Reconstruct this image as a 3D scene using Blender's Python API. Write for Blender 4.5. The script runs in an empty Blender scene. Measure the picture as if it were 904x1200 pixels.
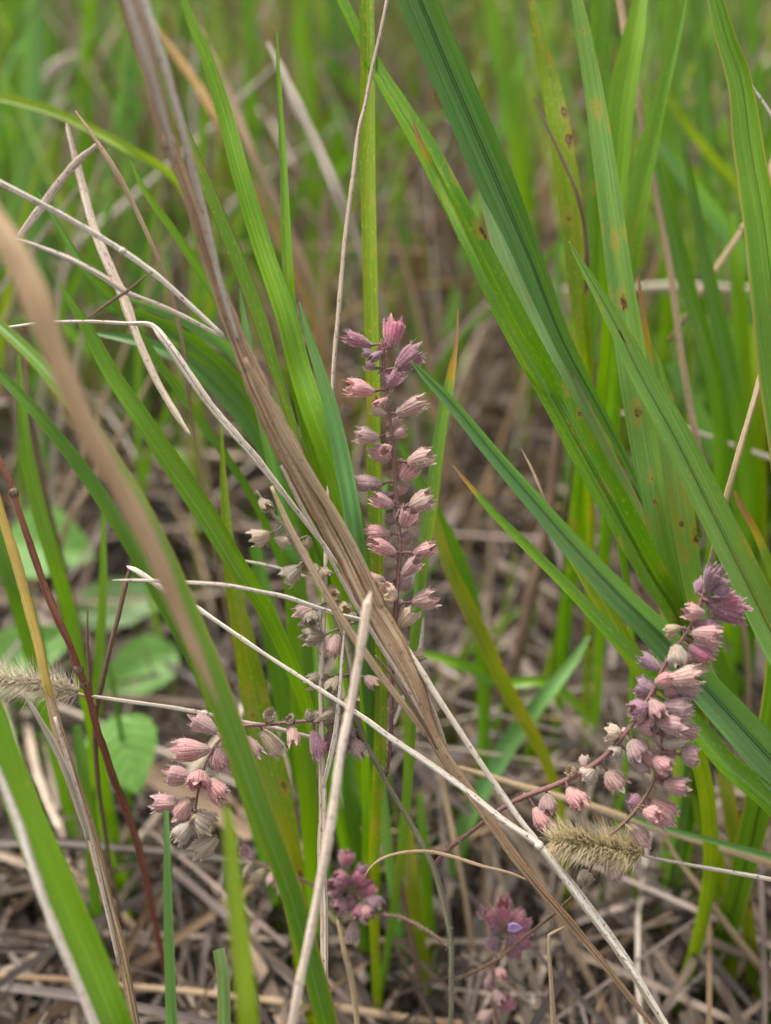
import bpy, math, random
from math import sin, cos, pi, radians, tan, sqrt
from mathutils import Vector, Matrix, Quaternion, noise
random.seed(7)
SC = bpy.context.scene
COL = SC.collection
R = random.random
def U(a, b): return a + (b - a) * R()

# ------------------------------------------------------------------ camera, world, sun, exposure
CAM_H = 0.58
PITCH = radians(38)
VF = radians(45)
cd = bpy.data.cameras.new('camera')
cam = bpy.data.objects.new('camera', cd)
COL.objects.link(cam)
cam.location = (0, 0, CAM_H)
cam.rotation_euler = (radians(90) - PITCH, 0, 0)
cd.sensor_fit = 'VERTICAL'
cd.sensor_height = 24
cd.lens = 12 / tan(VF / 2)
cd.clip_start = 0.01
cd.clip_end = 200
cd.dof.use_dof = True
cd.dof.focus_distance = 0.400
APERTURE = 0.0095
cd.dof.aperture_fstop = (cd.lens / 1000) / APERTURE
cd.dof.aperture_blades = 0
SC.camera = cam

w = bpy.data.worlds.new('World')
SC.world = w
w.use_nodes = True
wn = w.node_tree
bg = wn.nodes['Background']
sky = wn.nodes.new('ShaderNodeTexSky')
sky.sky_type = 'NISHITA'
sky.sun_disc = False
SUN_EL, SUN_AZ = radians(58), radians(-35)
sky.sun_elevation = SUN_EL
sky.sun_rotation = SUN_AZ
sky.air_density = 1.0
sky.dust_density = 4.0
sky.ozone_density = 1.0
hs = wn.nodes.new('ShaderNodeHueSaturation')      # an overcast sky is nearly grey
hs.inputs['Saturation'].default_value = 0.12
wn.links.new(sky.outputs[0], hs.inputs['Color'])
wn.links.new(hs.outputs[0], bg.inputs[0])
bg.inputs[1].default_value = 0.125
sd = bpy.data.lights.new('sun', 'SUN')
sd.energy = 2.1
sd.angle = radians(14)
sd.color = (1, 0.94, 0.85)
so = bpy.data.objects.new('sun', sd)
COL.objects.link(so)
sdir = Vector((sin(SUN_AZ) * cos(SUN_EL), cos(SUN_AZ) * cos(SUN_EL), sin(SUN_EL)))
so.rotation_euler = sdir.to_track_quat('Z', 'Y').to_euler()
so.location = sdir * 5
SC.view_settings.view_transform = 'Standard'
SC.view_settings.look = 'None'
SC.view_settings.gamma = 1
SC.view_settings.exposure = 1.38
SC.cycles.max_bounces = 6
SC.cycles.transparent_max_bounces = 4

# ------------------------------------------------------------------ photograph pixels -> world points
S = 2 * tan(VF / 2) / 1200
CP = Vector((0, 0, CAM_H))
FWD = Vector((0, cos(PITCH), -sin(PITCH)))
UP = Vector((0, sin(PITCH), cos(PITCH)))
def at(px, py, D):
    x = (px - 452) * S
    y = (600 - py) * S
    d = FWD + Vector((x, 0, 0)) + UP * y
    p = CP + d * D
    if p.z < 0.004:
        p = CP + d * ((CAM_H - 0.004) / -d.z)
    return p

# ------------------------------------------------------------------ materials
MATS = {}
def newmat(name):
    m = bpy.data.materials.new(name)
    m.use_nodes = True
    nt = m.node_tree
    for n in list(nt.nodes): nt.nodes.remove(n)
    return m, nt
def N(nt, t, **kw):
    n = nt.nodes.new(t)
    for k, v in kw.items():
        if k.startswith('i_'):
            n.inputs[k[2:].replace('_', ' ')].default_value = v
        else:
            setattr(n, k, v)
    return n
def ramp(nt, fac, stops):
    r = nt.nodes.new('ShaderNodeValToRGB')
    e = r.color_ramp.elements
    while len(e) < len(stops): e.new(0.5)
    for i, (p, c) in enumerate(stops):
        e[i].position = p
        e[i].color = (c[0], c[1], c[2], 1) if hasattr(c, '__len__') else (c, c, c, 1)
    nt.links.new(fac, r.inputs[0])
    return r.outputs[0]
def mix(nt, fac, a, b, mode='MIX'):
    n = nt.nodes.new('ShaderNodeMix')
    n.data_type = 'RGBA'
    n.blend_type = mode
    for sock, v in ((n.inputs[0], fac), (n.inputs[6], a), (n.inputs[7], b)):
        if isinstance(v, bpy.types.NodeSocket): nt.links.new(v, sock)
        elif hasattr(v, '__len__'): sock.default_value = (v[0], v[1], v[2], 1)
        else: sock.default_value = v
    return n.outputs[2]
def noise_t(nt, vec, scale, detail=2, rough=0.5, dist=0):
    n = N(nt, 'ShaderNodeTexNoise')
    n.inputs['Scale'].default_value = scale
    n.inputs['Detail'].default_value = detail
    n.inputs['Roughness'].default_value = rough
    n.inputs['Distortion'].default_value = dist
    nt.links.new(vec, n.inputs['Vector'])
    return n.outputs['Fac']
def mapping(nt, vec, sc, loc=(0, 0, 0)):
    n = N(nt, 'ShaderNodeMapping')
    n.inputs['Scale'].default_value = sc
    n.inputs['Location'].default_value = loc
    nt.links.new(vec, n.inputs['Vector'])
    return n.outputs[0]
def math_n(nt, op, a, b=0.0, clamp=False):
    n = N(nt, 'ShaderNodeMath', operation=op)
    n.use_clamp = clamp
    for s_, v in ((n.inputs[0], a), (n.inputs[1], b)):
        if isinstance(v, bpy.types.NodeSocket): nt.links.new(v, s_)
        else: s_.default_value = v
    return n.outputs[0]
def finish(nt, col, rough, transl=0.0, bump=None, bstr=0.3, bdist=0.0003, tcol=None, spec=0.4, sheen=0):
    p = N(nt, 'ShaderNodeBsdfPrincipled')
    out = N(nt, 'ShaderNodeOutputMaterial')
    nt.links.new(col, p.inputs['Base Color'])
    if isinstance(rough, bpy.types.NodeSocket): nt.links.new(rough, p.inputs['Roughness'])
    else: p.inputs['Roughness'].default_value = rough
    p.inputs['Specular IOR Level'].default_value = spec
    if sheen:
        p.inputs['Sheen Weight'].default_value = sheen
        p.inputs['Sheen Roughness'].default_value = 0.4
    if bump is not None:
        b = N(nt, 'ShaderNodeBump')
        b.inputs['Strength'].default_value = bstr
        b.inputs['Distance'].default_value = bdist
        nt.links.new(bump, b.inputs['Height'])
        nt.links.new(b.outputs[0], p.inputs['Normal'])
    if transl:
        t = N(nt, 'ShaderNodeBsdfTranslucent')
        nt.links.new(tcol if tcol is not None else col, t.inputs['Color'])
        ms = N(nt, 'ShaderNodeMixShader')
        ms.inputs[0].default_value = transl
        nt.links.new(p.outputs[0], ms.inputs[1])
        nt.links.new(t.outputs[0], ms.inputs[2])
        nt.links.new(ms.outputs[0], out.inputs[0])
    else:
        nt.links.new(p.outputs[0], out.inputs[0])

def uvsock(nt, name):
    n = N(nt, 'ShaderNodeUVMap')
    n.uv_map = name
    return n.outputs[0]

def grass_mat(name, base, alt, spots=0.0, yellow=0.0, tip=0.0, edge=None, speck=0.25):
    """base: blade colour, alt: the colour it mottles towards; spots: share of brown lesions;
    tip: share of the length that is withered; edge: colour of the margins"""
    m, nt = newmat(name)
    met = uvsock(nt, 'metric'); nrm = uvsock(nt, 'unit')
    oi = N(nt, 'ShaderNodeObjectInfo')
    off = N(nt, 'ShaderNodeCombineXYZ')
    nt.links.new(oi.outputs['Random'], off.inputs[0]); nt.links.new(oi.outputs['Random'], off.inputs[1])
    va = N(nt, 'ShaderNodeVectorMath', operation='ADD')
    nt.links.new(met, va.inputs[0]); nt.links.new(off.outputs[0], va.inputs[1])
    v = va.outputs[0]
    veins = noise_t(nt, mapping(nt, v, (1500, 12, 1)), 1.0, 1, .5)
    veins2 = noise_t(nt, mapping(nt, v, (520, 5, 1)), 1.0, 2, .6)
    mott = noise_t(nt, mapping(nt, v, (110, 28, 1)), 1.0, 4, .65)
    c = mix(nt, ramp(nt, mott, [(.35, 0), (.72, 1)]), base, alt)
    k = [x * .72 for x in base]
    c = mix(nt, ramp(nt, veins, [(.38, .75), (.6, 0)]), c, k)
    c = mix(nt, ramp(nt, veins2, [(.3, .28), (.6, 0)]), c, [x * .8 for x in base])
    l = [min(1, x * 1.35 + .01) for x in base]
    c = mix(nt, ramp(nt, veins, [(.55, 0), (.75, .55)]), c, l)
    sep = N(nt, 'ShaderNodeSeparateXYZ'); nt.links.new(nrm, sep.inputs[0])
    # pale midrib groove
    big = noise_t(nt, mapping(nt, v, (60, 14, 1), (7, 3, 0)), 1.0, 3, .6)
    c = mix(nt, ramp(nt, big, [(.35, .0), (.7, .5)]), c, [base[0] * 1.6 + .01, base[1] * 1.2, base[2] * 1.1])
    grime = noise_t(nt, mapping(nt, v, (420, 160, 1), (1, 8, 0)), 1.0, 5, .7)
    c = mix(nt, ramp(nt, grime, [(.62, 0), (.72, .4)]), c, (.22, .20, .05))
    u = math_n(nt, 'ABSOLUTE', math_n(nt, 'SUBTRACT', sep.outputs[0], .5))
    c = mix(nt, ramp(nt, u, [(0, .5), (.035, 0)]), c, [x * 1.5 + .02 for x in base])
    if speck:
        sp = noise_t(nt, mapping(nt, v, (1300, 420, 1)), 1.0, 2, .5)
        pale = [base[0] * 1.9 + .06, base[1] * 1.25 + .05, base[2] + .01]
        c = mix(nt, ramp(nt, sp, [(.60, 0), (.68, speck)]), c, pale)
    if yellow:
        y = noise_t(nt, mapping(nt, v, (180, 22, 1), (3.1, 5.2, 0)), 1.0, 3, .6)
        c = mix(nt, ramp(nt, y, [(.62 - .25 * yellow, 0), (.78 - .2 * yellow, .8)]), c, (.30, .27, .035))
    if edge is not None:
        c = mix(nt, ramp(nt, u, [(.42, 0), (.48, .85)]), c, edge)
    if spots:
        vo = N(nt, 'ShaderNodeTexVoronoi'); vo.feature = 'F1'
        wob = noise_t(nt, mapping(nt, v, (700, 500, 1)), 1.0, 2, .5)
        nt.links.new(mapping(nt, v, (230, 105, 1)), vo.inputs['Vector'])
        vo.inputs['Scale'].default_value = 1.0
        sc_ = N(nt, 'ShaderNodeSeparateColor'); nt.links.new(vo.outputs['Color'], sc_.inputs[0])
        on = math_n(nt, 'LESS_THAN', sc_.outputs[0], spots)
        d = math_n(nt, 'ADD', vo.outputs['Distance'], math_n(nt, 'MULTIPLY', math_n(nt, 'SUBTRACT', wob, .5), .62))
        d = math_n(nt, 'DIVIDE', d, math_n(nt, 'ADD', sc_.outputs[1], .45))
        halo = math_n(nt, 'MULTIPLY', ramp(nt, d, [(.22, .9), (.58, 0)]), on)
        core = math_n(nt, 'MULTIPLY', ramp(nt, d, [(.11, 1), (.24, 0)]), on)
        eye = math_n(nt, 'MULTIPLY', ramp(nt, d, [(.03, .8), (.07, 0)]), on)
        c = mix(nt, halo, c, (.30, .27, .06))
        c = mix(nt, core, c, (.085, .035, .012))
        c = mix(nt, eye, c, (.30, .22, .13))
    if tip:
        tn = noise_t(nt, mapping(nt, v, (500, 60, 1)), 1.0, 2, .5)
        t = math_n(nt, 'ADD', sep.outputs[1], math_n(nt, 'MULTIPLY', math_n(nt, 'SUBTRACT', tn, .5), tip * .9))
        c = mix(nt, ramp(nt, t, [(tip * .9, 1), (tip * 1.35, 0)]), c, (.42, .30, .04))
        c = mix(nt, ramp(nt, t, [(tip * .55, 1), (tip, 0)]), c, (.34, .19, .10))
    # object to object variation
    hv = N(nt, 'ShaderNodeHueSaturation')
    nt.links.new(c, hv.inputs['Color']); hv.inputs['Saturation'].default_value = 1.12
    nt.links.new(math_n(nt, 'ADD', math_n(nt, 'MULTIPLY', oi.outputs['Random'], .22), .89), hv.inputs['Value'])
    c = hv.outputs[0]
    tc = mix(nt, 1.0, c, (1.25, 1.2, .55), 'MULTIPLY')
    bumpv = math_n(nt, 'ADD', veins, math_n(nt, 'MULTIPLY', veins2, .8))
    rough = ramp(nt, mott, [(.3, .30), (.8, .50)])
    finish(nt, c, rough, .38, bumpv, .5, .00025, tc, .6)
    MATS[name] = m
    return m

def straw_mat(name, cols, fleck=.5, rough=.62, streak=700, transl=0.0, bstr=.6):
    m, nt = newmat(name)
    met = uvsock(nt, 'metric')
    oi = N(nt, 'ShaderNodeObjectInfo')
    off = N(nt, 'ShaderNodeCombineXYZ')
    nt.links.new(oi.outputs['Random'], off.inputs[0]); nt.links.new(oi.outputs['Random'], off.inputs[1])
    va = N(nt, 'ShaderNodeVectorMath', operation='ADD')
    nt.links.new(met, va.inputs[0]); nt.links.new(off.outputs[0], va.inputs[1])
    v = va.outputs[0]
    sx = N(nt, 'ShaderNodeSeparateXYZ'); nt.links.new(v, sx.inputs[0])
    su = N(nt, 'ShaderNodeSeparateXYZ'); nt.links.new(uvsock(nt, 'unit'), su.inputs[0])
    cv = N(nt, 'ShaderNodeCombineXYZ'); nt.links.new(su.outputs[0], cv.inputs[0]); nt.links.new(sx.outputs[1], cv.inputs[1]); nt.links.new(oi.outputs['Random'], cv.inputs[2])
    a = noise_t(nt, mapping(nt, cv.outputs[0], (22, 9, 40)), 1.0, 4, .65, .3)
    b = noise_t(nt, mapping(nt, cv.outputs[0], (5, 45, 40)), 1.0, 4, .6)
    f = noise_t(nt, mapping(nt, v, (1600, 500, 1)), 1.0, 2, .5)
    c = ramp(nt, a, [(.36, cols[0]), (.48, cols[1]), (.62, cols[2])])
    c = mix(nt, ramp(nt, b, [(.4, 0), (.75, .55)]), c, cols[0])
    c = mix(nt, ramp(nt, f, [(.61, 0), (.67, fleck)]), c, [x * .35 for x in cols[0]])
    finish(nt, c, rough, transl, math_n(nt, 'ADD', a, math_n(nt, 'MULTIPLY', f, .2)), bstr, .0004, None, .3)
    MATS[name] = m
    return m

grass_mat('fresh_green', (.125, .265, .026), (.165, .315, .032), speck=.3)
grass_mat('fresh_green_spotted', (.105, .255, .026), (.165, .30, .03), spots=.22, yellow=.15, speck=.7)
grass_mat('deep_green', (.078, .185, .026), (.105, .235, .03))
grass_mat('blue_green', (.125, .275, .095), (.16, .31, .11), speck=.2)
grass_mat('dark_blue_green', (.078, .185, .052), (.10, .22, .06), speck=.2)
grass_mat('pale_green', (.20, .34, .15), (.17, .31, .12), speck=.15, edge=(.42, .30, .22))
grass_mat('pale_green_spotted', (.17, .32, .085), (.21, .32, .07), spots=.42, yellow=.3, tip=.05)
grass_mat('blue_green_spotted', (.14, .28, .07), (.175, .30, .065), spots=.34, yellow=.15)
grass_mat('yellow_green', (.18, .30, .025), (.24, .33, .03), speck=.4)
grass_mat('yellow_green_spotted', (.15, .265, .020), (.23, .30, .025), spots=.45, yellow=.35, speck=1.0)
grass_mat('green_withered_tip', (.13, .27, .05), (.18, .29, .05), tip=.045, yellow=.12, speck=.5)
grass_mat('green_short_tip', (.12, .275, .04), (.16, .30, .04), tip=.022, yellow=.1, speck=.6)
grass_mat('green_red_edge', (.115, .245, .015), (.15, .26, .018), edge=(.14, .06, .02), yellow=.15, spots=.04, speck=.7)
grass_mat('green_tan_edge', (.10, .225, .03), (.13, .255, .035), edge=(.32, .27, .08))
grass_mat('autumn_blade', (.15, .24, .03), (.24, .24, .03), yellow=.45, spots=.08, edge=(.42, .30, .06))
straw_mat('warm_straw', [(.36, .22, .11), (.50, .33, .19), (.60, .44, .28)], fleck=.2)
straw_mat('white_straw', [(.24, .17, .11), (.62, .53, .43), (.80, .75, .67)], fleck=.9, streak=1300, bstr=.9)
straw_mat('pink_straw', [(.24, .155, .10), (.57, .45, .35), (.72, .62, .53)], fleck=.8, streak=1100, bstr=.9)
straw_mat('tan_straw', [(.24, .14, .075), (.42, .29, .17), (.55, .43, .29)], fleck=.5)
straw_mat('stalk_straw', [(.12, .06, .028), (.38, .245, .135), (.58, .43, .28)], fleck=.6, streak=600, bstr=.9)
straw_mat('grey_straw', [(.24, .18, .13), (.45, .38, .30), (.60, .53, .44)], fleck=.4)
straw_mat('orange_straw', [(.30, .15, .04), (.46, .27, .09), (.55, .38, .17)], fleck=.3)
straw_mat('brown_stem', [(.08, .045, .03), (.16, .095, .06), (.26, .17, .11)], fleck=.5)
straw_mat('red_stem', [(.10, .03, .02), (.22, .07, .045), (.28, .13, .07)], fleck=.6)
straw_mat('green_stem', [(.07, .08, .035), (.14, .16, .07), (.22, .22, .12)], fleck=.4)
straw_mat('grey_green_stem', [(.09, .085, .045), (.19, .175, .10), (.30, .265, .18)], fleck=.4)
straw_mat('purple_stem', [(.09, .038, .034), (.18, .08, .075), (.27, .15, .13)], fleck=.3)
straw_mat('yellow_stem', [(.32, .20, .04), (.46, .32, .07), (.48, .38, .12)], fleck=.2)
straw_mat('hair', [(.55, .42, .40), (.62, .52, .48), (.70, .62, .58)], fleck=0, rough=.5, transl=.4)
straw_mat('bristle', [(.30, .22, .11), (.46, .36, .20), (.58, .48, .30)], fleck=0, rough=.45, transl=.3)
straw_mat('pale_bristle', [(.40, .32, .22), (.54, .45, .33), (.62, .54, .42)], fleck=0, rough=.45, transl=.3)
straw_mat('spikelet', [(.16, .12, .05), (.28, .22, .10), (.36, .30, .15)], fleck=.2)

def calyx_mat(name, base, mid, rib, tipc):
    m, nt = newmat(name)
    un = uvsock(nt, 'unit')
    sep = N(nt, 'ShaderNodeSeparateXYZ'); nt.links.new(un, sep.inputs[0])
    oi = N(nt, 'ShaderNodeObjectInfo')
    tc = N(nt, 'ShaderNodeTexCoord')
    off = N(nt, 'ShaderNodeVectorMath', operation='ADD')
    nt.links.new(tc.outputs['Object'], off.inputs[0])
    cb = N(nt, 'ShaderNodeCombineXYZ'); nt.links.new(math_n(nt, 'MULTIPLY', oi.outputs['Random'], 30), cb.inputs[0])
    nt.links.new(cb.outputs[0], off.inputs[1])
    n1 = noise_t(nt, off.outputs[0], 3.0, 4, .6)
    n2 = noise_t(nt, mapping(nt, off.outputs[0], (14, 14, 4)), 1.0, 3, .6)
    c = ramp(nt, math_n(nt, 'ADD', sep.outputs[1], math_n(nt, 'MULTIPLY', math_n(nt, 'SUBTRACT', n1, .5), .5)),
             [(.05, base), (.35, mid), (.75, mid), (1.0, tipc)])
    ribw = math_n(nt, 'ABSOLUTE', math_n(nt, 'SINE', math_n(nt, 'MULTIPLY', sep.outputs[0], pi * 15)))
    ribw = math_n(nt, 'ADD', ribw, math_n(nt, 'MULTIPLY', math_n(nt, 'SUBTRACT', n2, .5), .7))
    c = mix(nt, ramp(nt, ribw, [(.05, .85), (.42, 0)]), c, rib)
    c = mix(nt, ramp(nt, n2, [(.5, 0), (.75, .5)]), c, [min(1, x * 1.35 + .05) for x in mid])
    hv = N(nt, 'ShaderNodeHueSaturation')
    nt.links.new(c, hv.inputs['Color'])
    nt.links.new(math_n(nt, 'ADD', math_n(nt, 'MULTIPLY', oi.outputs['Random'], .35), .84), hv.inputs['Value'])
    nt.links.new(math_n(nt, 'ADD', math_n(nt, 'MULTIPLY', oi.outputs['Random'], .35), .8), hv.inputs['Saturation'])
    c = hv.outputs[0]
    finish(nt, c, .6, .3, math_n(nt, 'ADD', ribw, n2), .5, .0005, mix(nt, 1.0, c, (1.15, .95, .9), 'MULTIPLY'), .25, sheen=.3)
    MATS[name] = m
calyx_mat('calyx_magenta', (.26, .15, .15), (.38, .15, .20), (.18, .045, .08), (.46, .24, .28))
calyx_mat('calyx_pink', (.42, .30, .25), (.50, .29, .28), (.24, .085, .10), (.56, .38, .34))
calyx_mat('calyx_tan', (.42, .32, .26), (.50, .34, .30), (.25, .10, .10), (.56, .41, .36))
calyx_mat('calyx_pale', (.42, .36, .24), (.50, .41, .32), (.30, .20, .15), (.58, .50, .42))
calyx_mat('calyx_dry', (.27, .22, .13), (.38, .31, .20), (.17, .11, .08), (.25, .18, .13))
calyx_mat('calyx_mauve', (.26, .17, .17), (.34, .19, .24), (.15, .07, .10), (.36, .22, .25))
calyx_mat('petal_violet', (.45, .25, .55), (.55, .38, .75), (.35, .2, .6), (.7, .6, .9))

def simple_leaf_mat(name, a, b, vein):
    m, nt = newmat(name)
    un = uvsock(nt, 'unit'); met = uvsock(nt, 'metric')
    sep = N(nt, 'ShaderNodeSeparateXYZ'); nt.links.new(un, sep.inputs[0])
    u = math_n(nt, 'ABSOLUTE', math_n(nt, 'SUBTRACT', sep.outputs[0], .5))
    n1 = noise_t(nt, mapping(nt, met, (90, 90, 1)), 1.0, 4, .6)
    n2 = noise_t(nt, mapping(nt, met, (600, 600, 1)), 1.0, 3, .6)
    c = mix(nt, ramp(nt, n1, [(.35, 0), (.7, 1)]), a, b)
    wv = math_n(nt, 'ABSOLUTE', math_n(nt, 'SINE', math_n(nt, 'MULTIPLY', math_n(nt, 'SUBTRACT', sep.outputs[1], math_n(nt, 'MULTIPLY', u, .5)), 22)))
    c = mix(nt, ramp(nt, wv, [(.03, .6), (.12, 0)]), c, vein)
    c = mix(nt, ramp(nt, u, [(.0, .8), (.03, 0)]), c, vein)
    c = mix(nt, ramp(nt, n2, [(.62, 0), (.7, .3)]), c, (.28, .2, .1))
    finish(nt, c, .5, .35, math_n(nt, 'ADD', wv, n2), .4, .0004, mix(nt, 1.0, c, (1.3, 1.2, .5), 'MULTIPLY'))
    MATS[name] = m
simple_leaf_mat('broad_leaf', (.13, .30, .05), (.17, .34, .07), (.18, .31, .09))
simple_leaf_mat('broad_leaf_pale', (.15, .27, .09), (.19, .29, .12), (.24, .33, .15))

def var_mat(name, rough=.6, transl=.0, bright=1.0, green=False):
    """strips with their own colour in the attribute 'tint', streaked along the strip"""
    m, nt = newmat(name)
    at_ = N(nt, 'ShaderNodeAttribute'); at_.attribute_name = 'tint'
    met = uvsock(nt, 'metric')
    a = noise_t(nt, mapping(nt, met, (800, 14, 1)), 1.0, 3, .6)
    b = noise_t(nt, mapping(nt, met, (200, 60, 1)), 1.0, 3, .6)
    c = mix(nt, 1.0, at_.outputs['Color'], ramp(nt, a, [(.3, .62), (.7, 1.3)]), 'MULTIPLY')
    c = mix(nt, 1.0, c, ramp(nt, b, [(.3, .75), (.7, 1.2)]), 'MULTIPLY')
    tc = mix(nt, 1.0, c, (1.25, 1.2, .55) if green else (1.1, 1, .8), 'MULTIPLY')
    finish(nt, c, rough, transl, a, .4, .0004, tc, .35)
    MATS[name] = m
var_mat('litter_strips', .7, .12)
var_mat('dry_strips', .65, .2)
var_mat('green_strips', .45, .35, green=True)

def soil_mat():
    m, nt = newmat('soil')
    tc = N(nt, 'ShaderNodeTexCoord')
    v = tc.outputs['Object']
    n1 = noise_t(nt, v, 9, 6, .65)
    n2 = noise_t(nt, v, 90, 6, .7)
    n3 = noise_t(nt, mapping(nt, v, (260, 40, 60)), 1.0, 4, .6, 1.5)
    c = ramp(nt, n2, [(.3, (.030, .021, .015)), (.55, (.075, .052, .036)), (.75, (.15, .11, .08))])
    c = mix(nt, ramp(nt, n1, [(.4, 0), (.65, .7)]), c, (.05, .045, .022))
    c = mix(nt, ramp(nt, n3, [(.55, 0), (.68, .8)]), c, (.22, .165, .115))
    finish(nt, c, .9, 0, math_n(nt, 'ADD', n2, n3), .9, .004)
    MATS['soil'] = m
soil_mat()

# ------------------------------------------------------------------ object helpers
def tag(o, label=None, cat=None, group=None, kind=None):
    if label: o['label'] = label
    if cat: o['category'] = cat
    if group: o['group'] = group
    if kind: o['kind'] = kind
    return o
class MB:
    def __init__(s):
        s.v, s.f, s.m, s.u, s.c = [], [], [], [], []
    def quad_grid(s, rows, met, unit, wrap=False, tint=None):
        """rows: list of rows of points; met/unit: uv rows of the same shape"""
        b = len(s.v); nc = len(rows[0])
        for r in rows: s.v.extend(r)
        if tint is not None: s.c.extend([tint] * (len(rows) * nc))
        for i in range(len(rows) - 1):
            for j in range(nc - 1):
                q = (b + i * nc + j, b + i * nc + j + 1, b + (i + 1) * nc + j + 1, b + (i + 1) * nc + j)
                s.f.append(q)
                for (a, c) in ((i, j), (i, j + 1), (i + 1, j + 1), (i + 1, j)):
                    s.m.append(met[a][c]); s.u.append(unit[a][c])
    def tri(s, a, b_, c_, tint=None):
        b = len(s.v)
        s.v.extend((a, b_, c_)); s.f.append((b, b + 1, b + 2))
        if tint is not None: s.c.extend([tint] * 3)
        L = (c_ - a).length
        for q in ((0, 0), (.001, 0), (.0005, L)):
            s.m.append(q); s.u.append(q)
    def mesh(s, name, mat, smooth=True):
        me = bpy.data.meshes.new(name)
        me.from_pydata([tuple(p) for p in s.v], [], s.f)
        l1 = me.uv_layers.new(name='metric'); l2 = me.uv_layers.new(name='unit')
        l1.data.foreach_set('uv', [x for q in s.m for x in q])
        l2.data.foreach_set('uv', [x for q in s.u for x in q])
        if s.c:
            ca = me.color_attributes.new('tint', 'FLOAT_COLOR', 'POINT')
            ca.data.foreach_set('color', [x for q in s.c for x in (q[0], q[1], q[2], 1.0)])
        if smooth: me.polygons.foreach_set('use_smooth', [True] * len(me.polygons))
        me.materials.append(MATS[mat])
        me.update()
        return me
    def build(s, name, mat, parent=None, origin=None, smooth=True):
        if origin is not None:
            s.v = [Vector(p) - origin for p in s.v]
        o = bpy.data.objects.new(name, s.mesh(name, mat, smooth))
        COL.objects.link(o)
        if parent: o.parent = parent
        elif origin is not None: o.location = origin
        return o

def catmull(P, n):
    """P: list of (Vector, width) -> smooth resampled list"""
    out = []
    m = len(P)
    for i in range(m - 1):
        p0 = P[max(i - 1, 0)]; p1 = P[i]; p2 = P[i + 1]; p3 = P[min(i + 2, m - 1)]
        d = max((p2[0] - p1[0]).length, 1e-6)
        k0 = d / max((p1[0] - p0[0]).length, 1e-6) if i > 0 else 1
        k3 = d / max((p3[0] - p2[0]).length, 1e-6) if i < m - 2 else 1
        a = p1[0]; b = p2[0]
        m1 = (b - a) * .5 + (a - p0[0]) * (.5 * min(k0, 4)) if i > 0 else (b - a)
        m2 = (b - a) * .5 + (p3[0] - b) * (.5 * min(k3, 4)) if i < m - 2 else (b - a)
        for k in range(n):
            t = k / n
            h = (2*t**3 - 3*t*t + 1, t**3 - 2*t*t + t, -2*t**3 + 3*t*t, t**3 - t*t)
            out.append((a * h[0] + m1 * h[1] + b * h[2] + m2 * h[3], p1[1] + (p2[1] - p1[1]) * (t*t*(3-2*t))))
    out.append(P[-1])
    return out
def tangents(L):
    T = []
    for i in range(len(L)):
        a = L[max(i - 1, 0)][0]; b = L[min(i + 1, len(L) - 1)][0]
        t = b - a
        T.append(t.normalized() if t.length > 1e-9 else (T[-1] if T else Vector((0, 0, -1))))
    return T
def px_path(pts):
    return [(at(p[0], p[1], p[2]), p[3] * S * p[2]) for p in pts]
def out_of_frame(p):
    return p[0] < 6 or p[0] > 898 or p[1] < 6 or p[1] > 1194
def add_root(P, t_bend=.5, back=.12):
    """carry the last point on and bend it down into the ground"""
    p, w_ = P[-1]
    t = (P[-1][0] - P[-2][0]).normalized()
    down = Vector((U(-.1, .1), back, -1)).normalized()
    if p.z < .012: return P
    step = max(.012, p.z / 5)
    k = 0
    while p.z > .0 and k < 12:
        t = t.lerp(down, t_bend).normalized()
        if t.z > -.3: t = (t + Vector((0, 0, -.5))).normalized()
        p = p + t * step
        w_ = w_ * .93
        P.append((Vector(p), w_)); k += 1
    return P
def add_top(P, first, taper=True, n=3, L=.07):
    p, w_ = P[0]
    t = (P[0][0] - P[1][0]).normalized()
    pre = []
    for k in range(1, n + 1):
        t = (t + Vector((0, 0, -.05))).normalized()
        p = p + t * (L / n)
        pre.append((Vector(p), w_ * (1 - k / n) + .0002 if taper else w_))
    return pre[::-1] + P

def ribbon(mb, L, fold=.25, tw=0.0, tw2=None, cols=7, wav=0.0, seed=0.0, tint=None, face=None):
    T = tangents(L)
    us = {3: (-1, 0, 1), 5: (-1, -.45, 0, .45, 1), 7: (-1, -.6, -.14, 0, .14, .6, 1)}[cols]
    rows, met, unit = [], [], []
    s = 0; n = len(L)
    for i, (p, wd) in enumerate(L):
        if i: s += (p - L[i - 1][0]).length
        t = T[i]
        view = (face if face is not None else (CP - p))
        view = (view - t * view.dot(t)).normalized()
        a = radians(tw + ((tw2 - tw) if tw2 is not None else 0) * i / max(1, n - 1))
        if wav: a += radians(wav) * noise.noise(Vector((s * 25, seed, 0)))
        nn = (Quaternion(t, a) @ view)
        sd_ = t.cross(nn).normalized()
        hw = wd * .5 / max(.35, cos(a) if abs(a) < 1.2 else .35)
        if wav:
            hw *= 1 + .06 * noise.noise(Vector((s * 28, seed + 9, 0)))
        r, m_, u_ = [], [], []
        for u in us:
            dep = fold * (abs(u) ** 1.3) * hw
            if cols == 7 and u == 0: dep = fold * .10 * hw
            r.append(p + sd_ * (u * hw) + nn * (dep - fold * .4 * hw))
            m_.append((u * hw + .05, s)); u_.append(((u + 1) / 2, i / (n - 1)))
        rows.append(r); met.append(m_); unit.append(u_)
    tot = max(s, 1e-6)
    for i in range(n):
        unit[i] = [(q[0], met[i][0][1] / tot) for q in unit[i]]
    mb.quad_grid(rows, met, unit, tint=tint)

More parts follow.
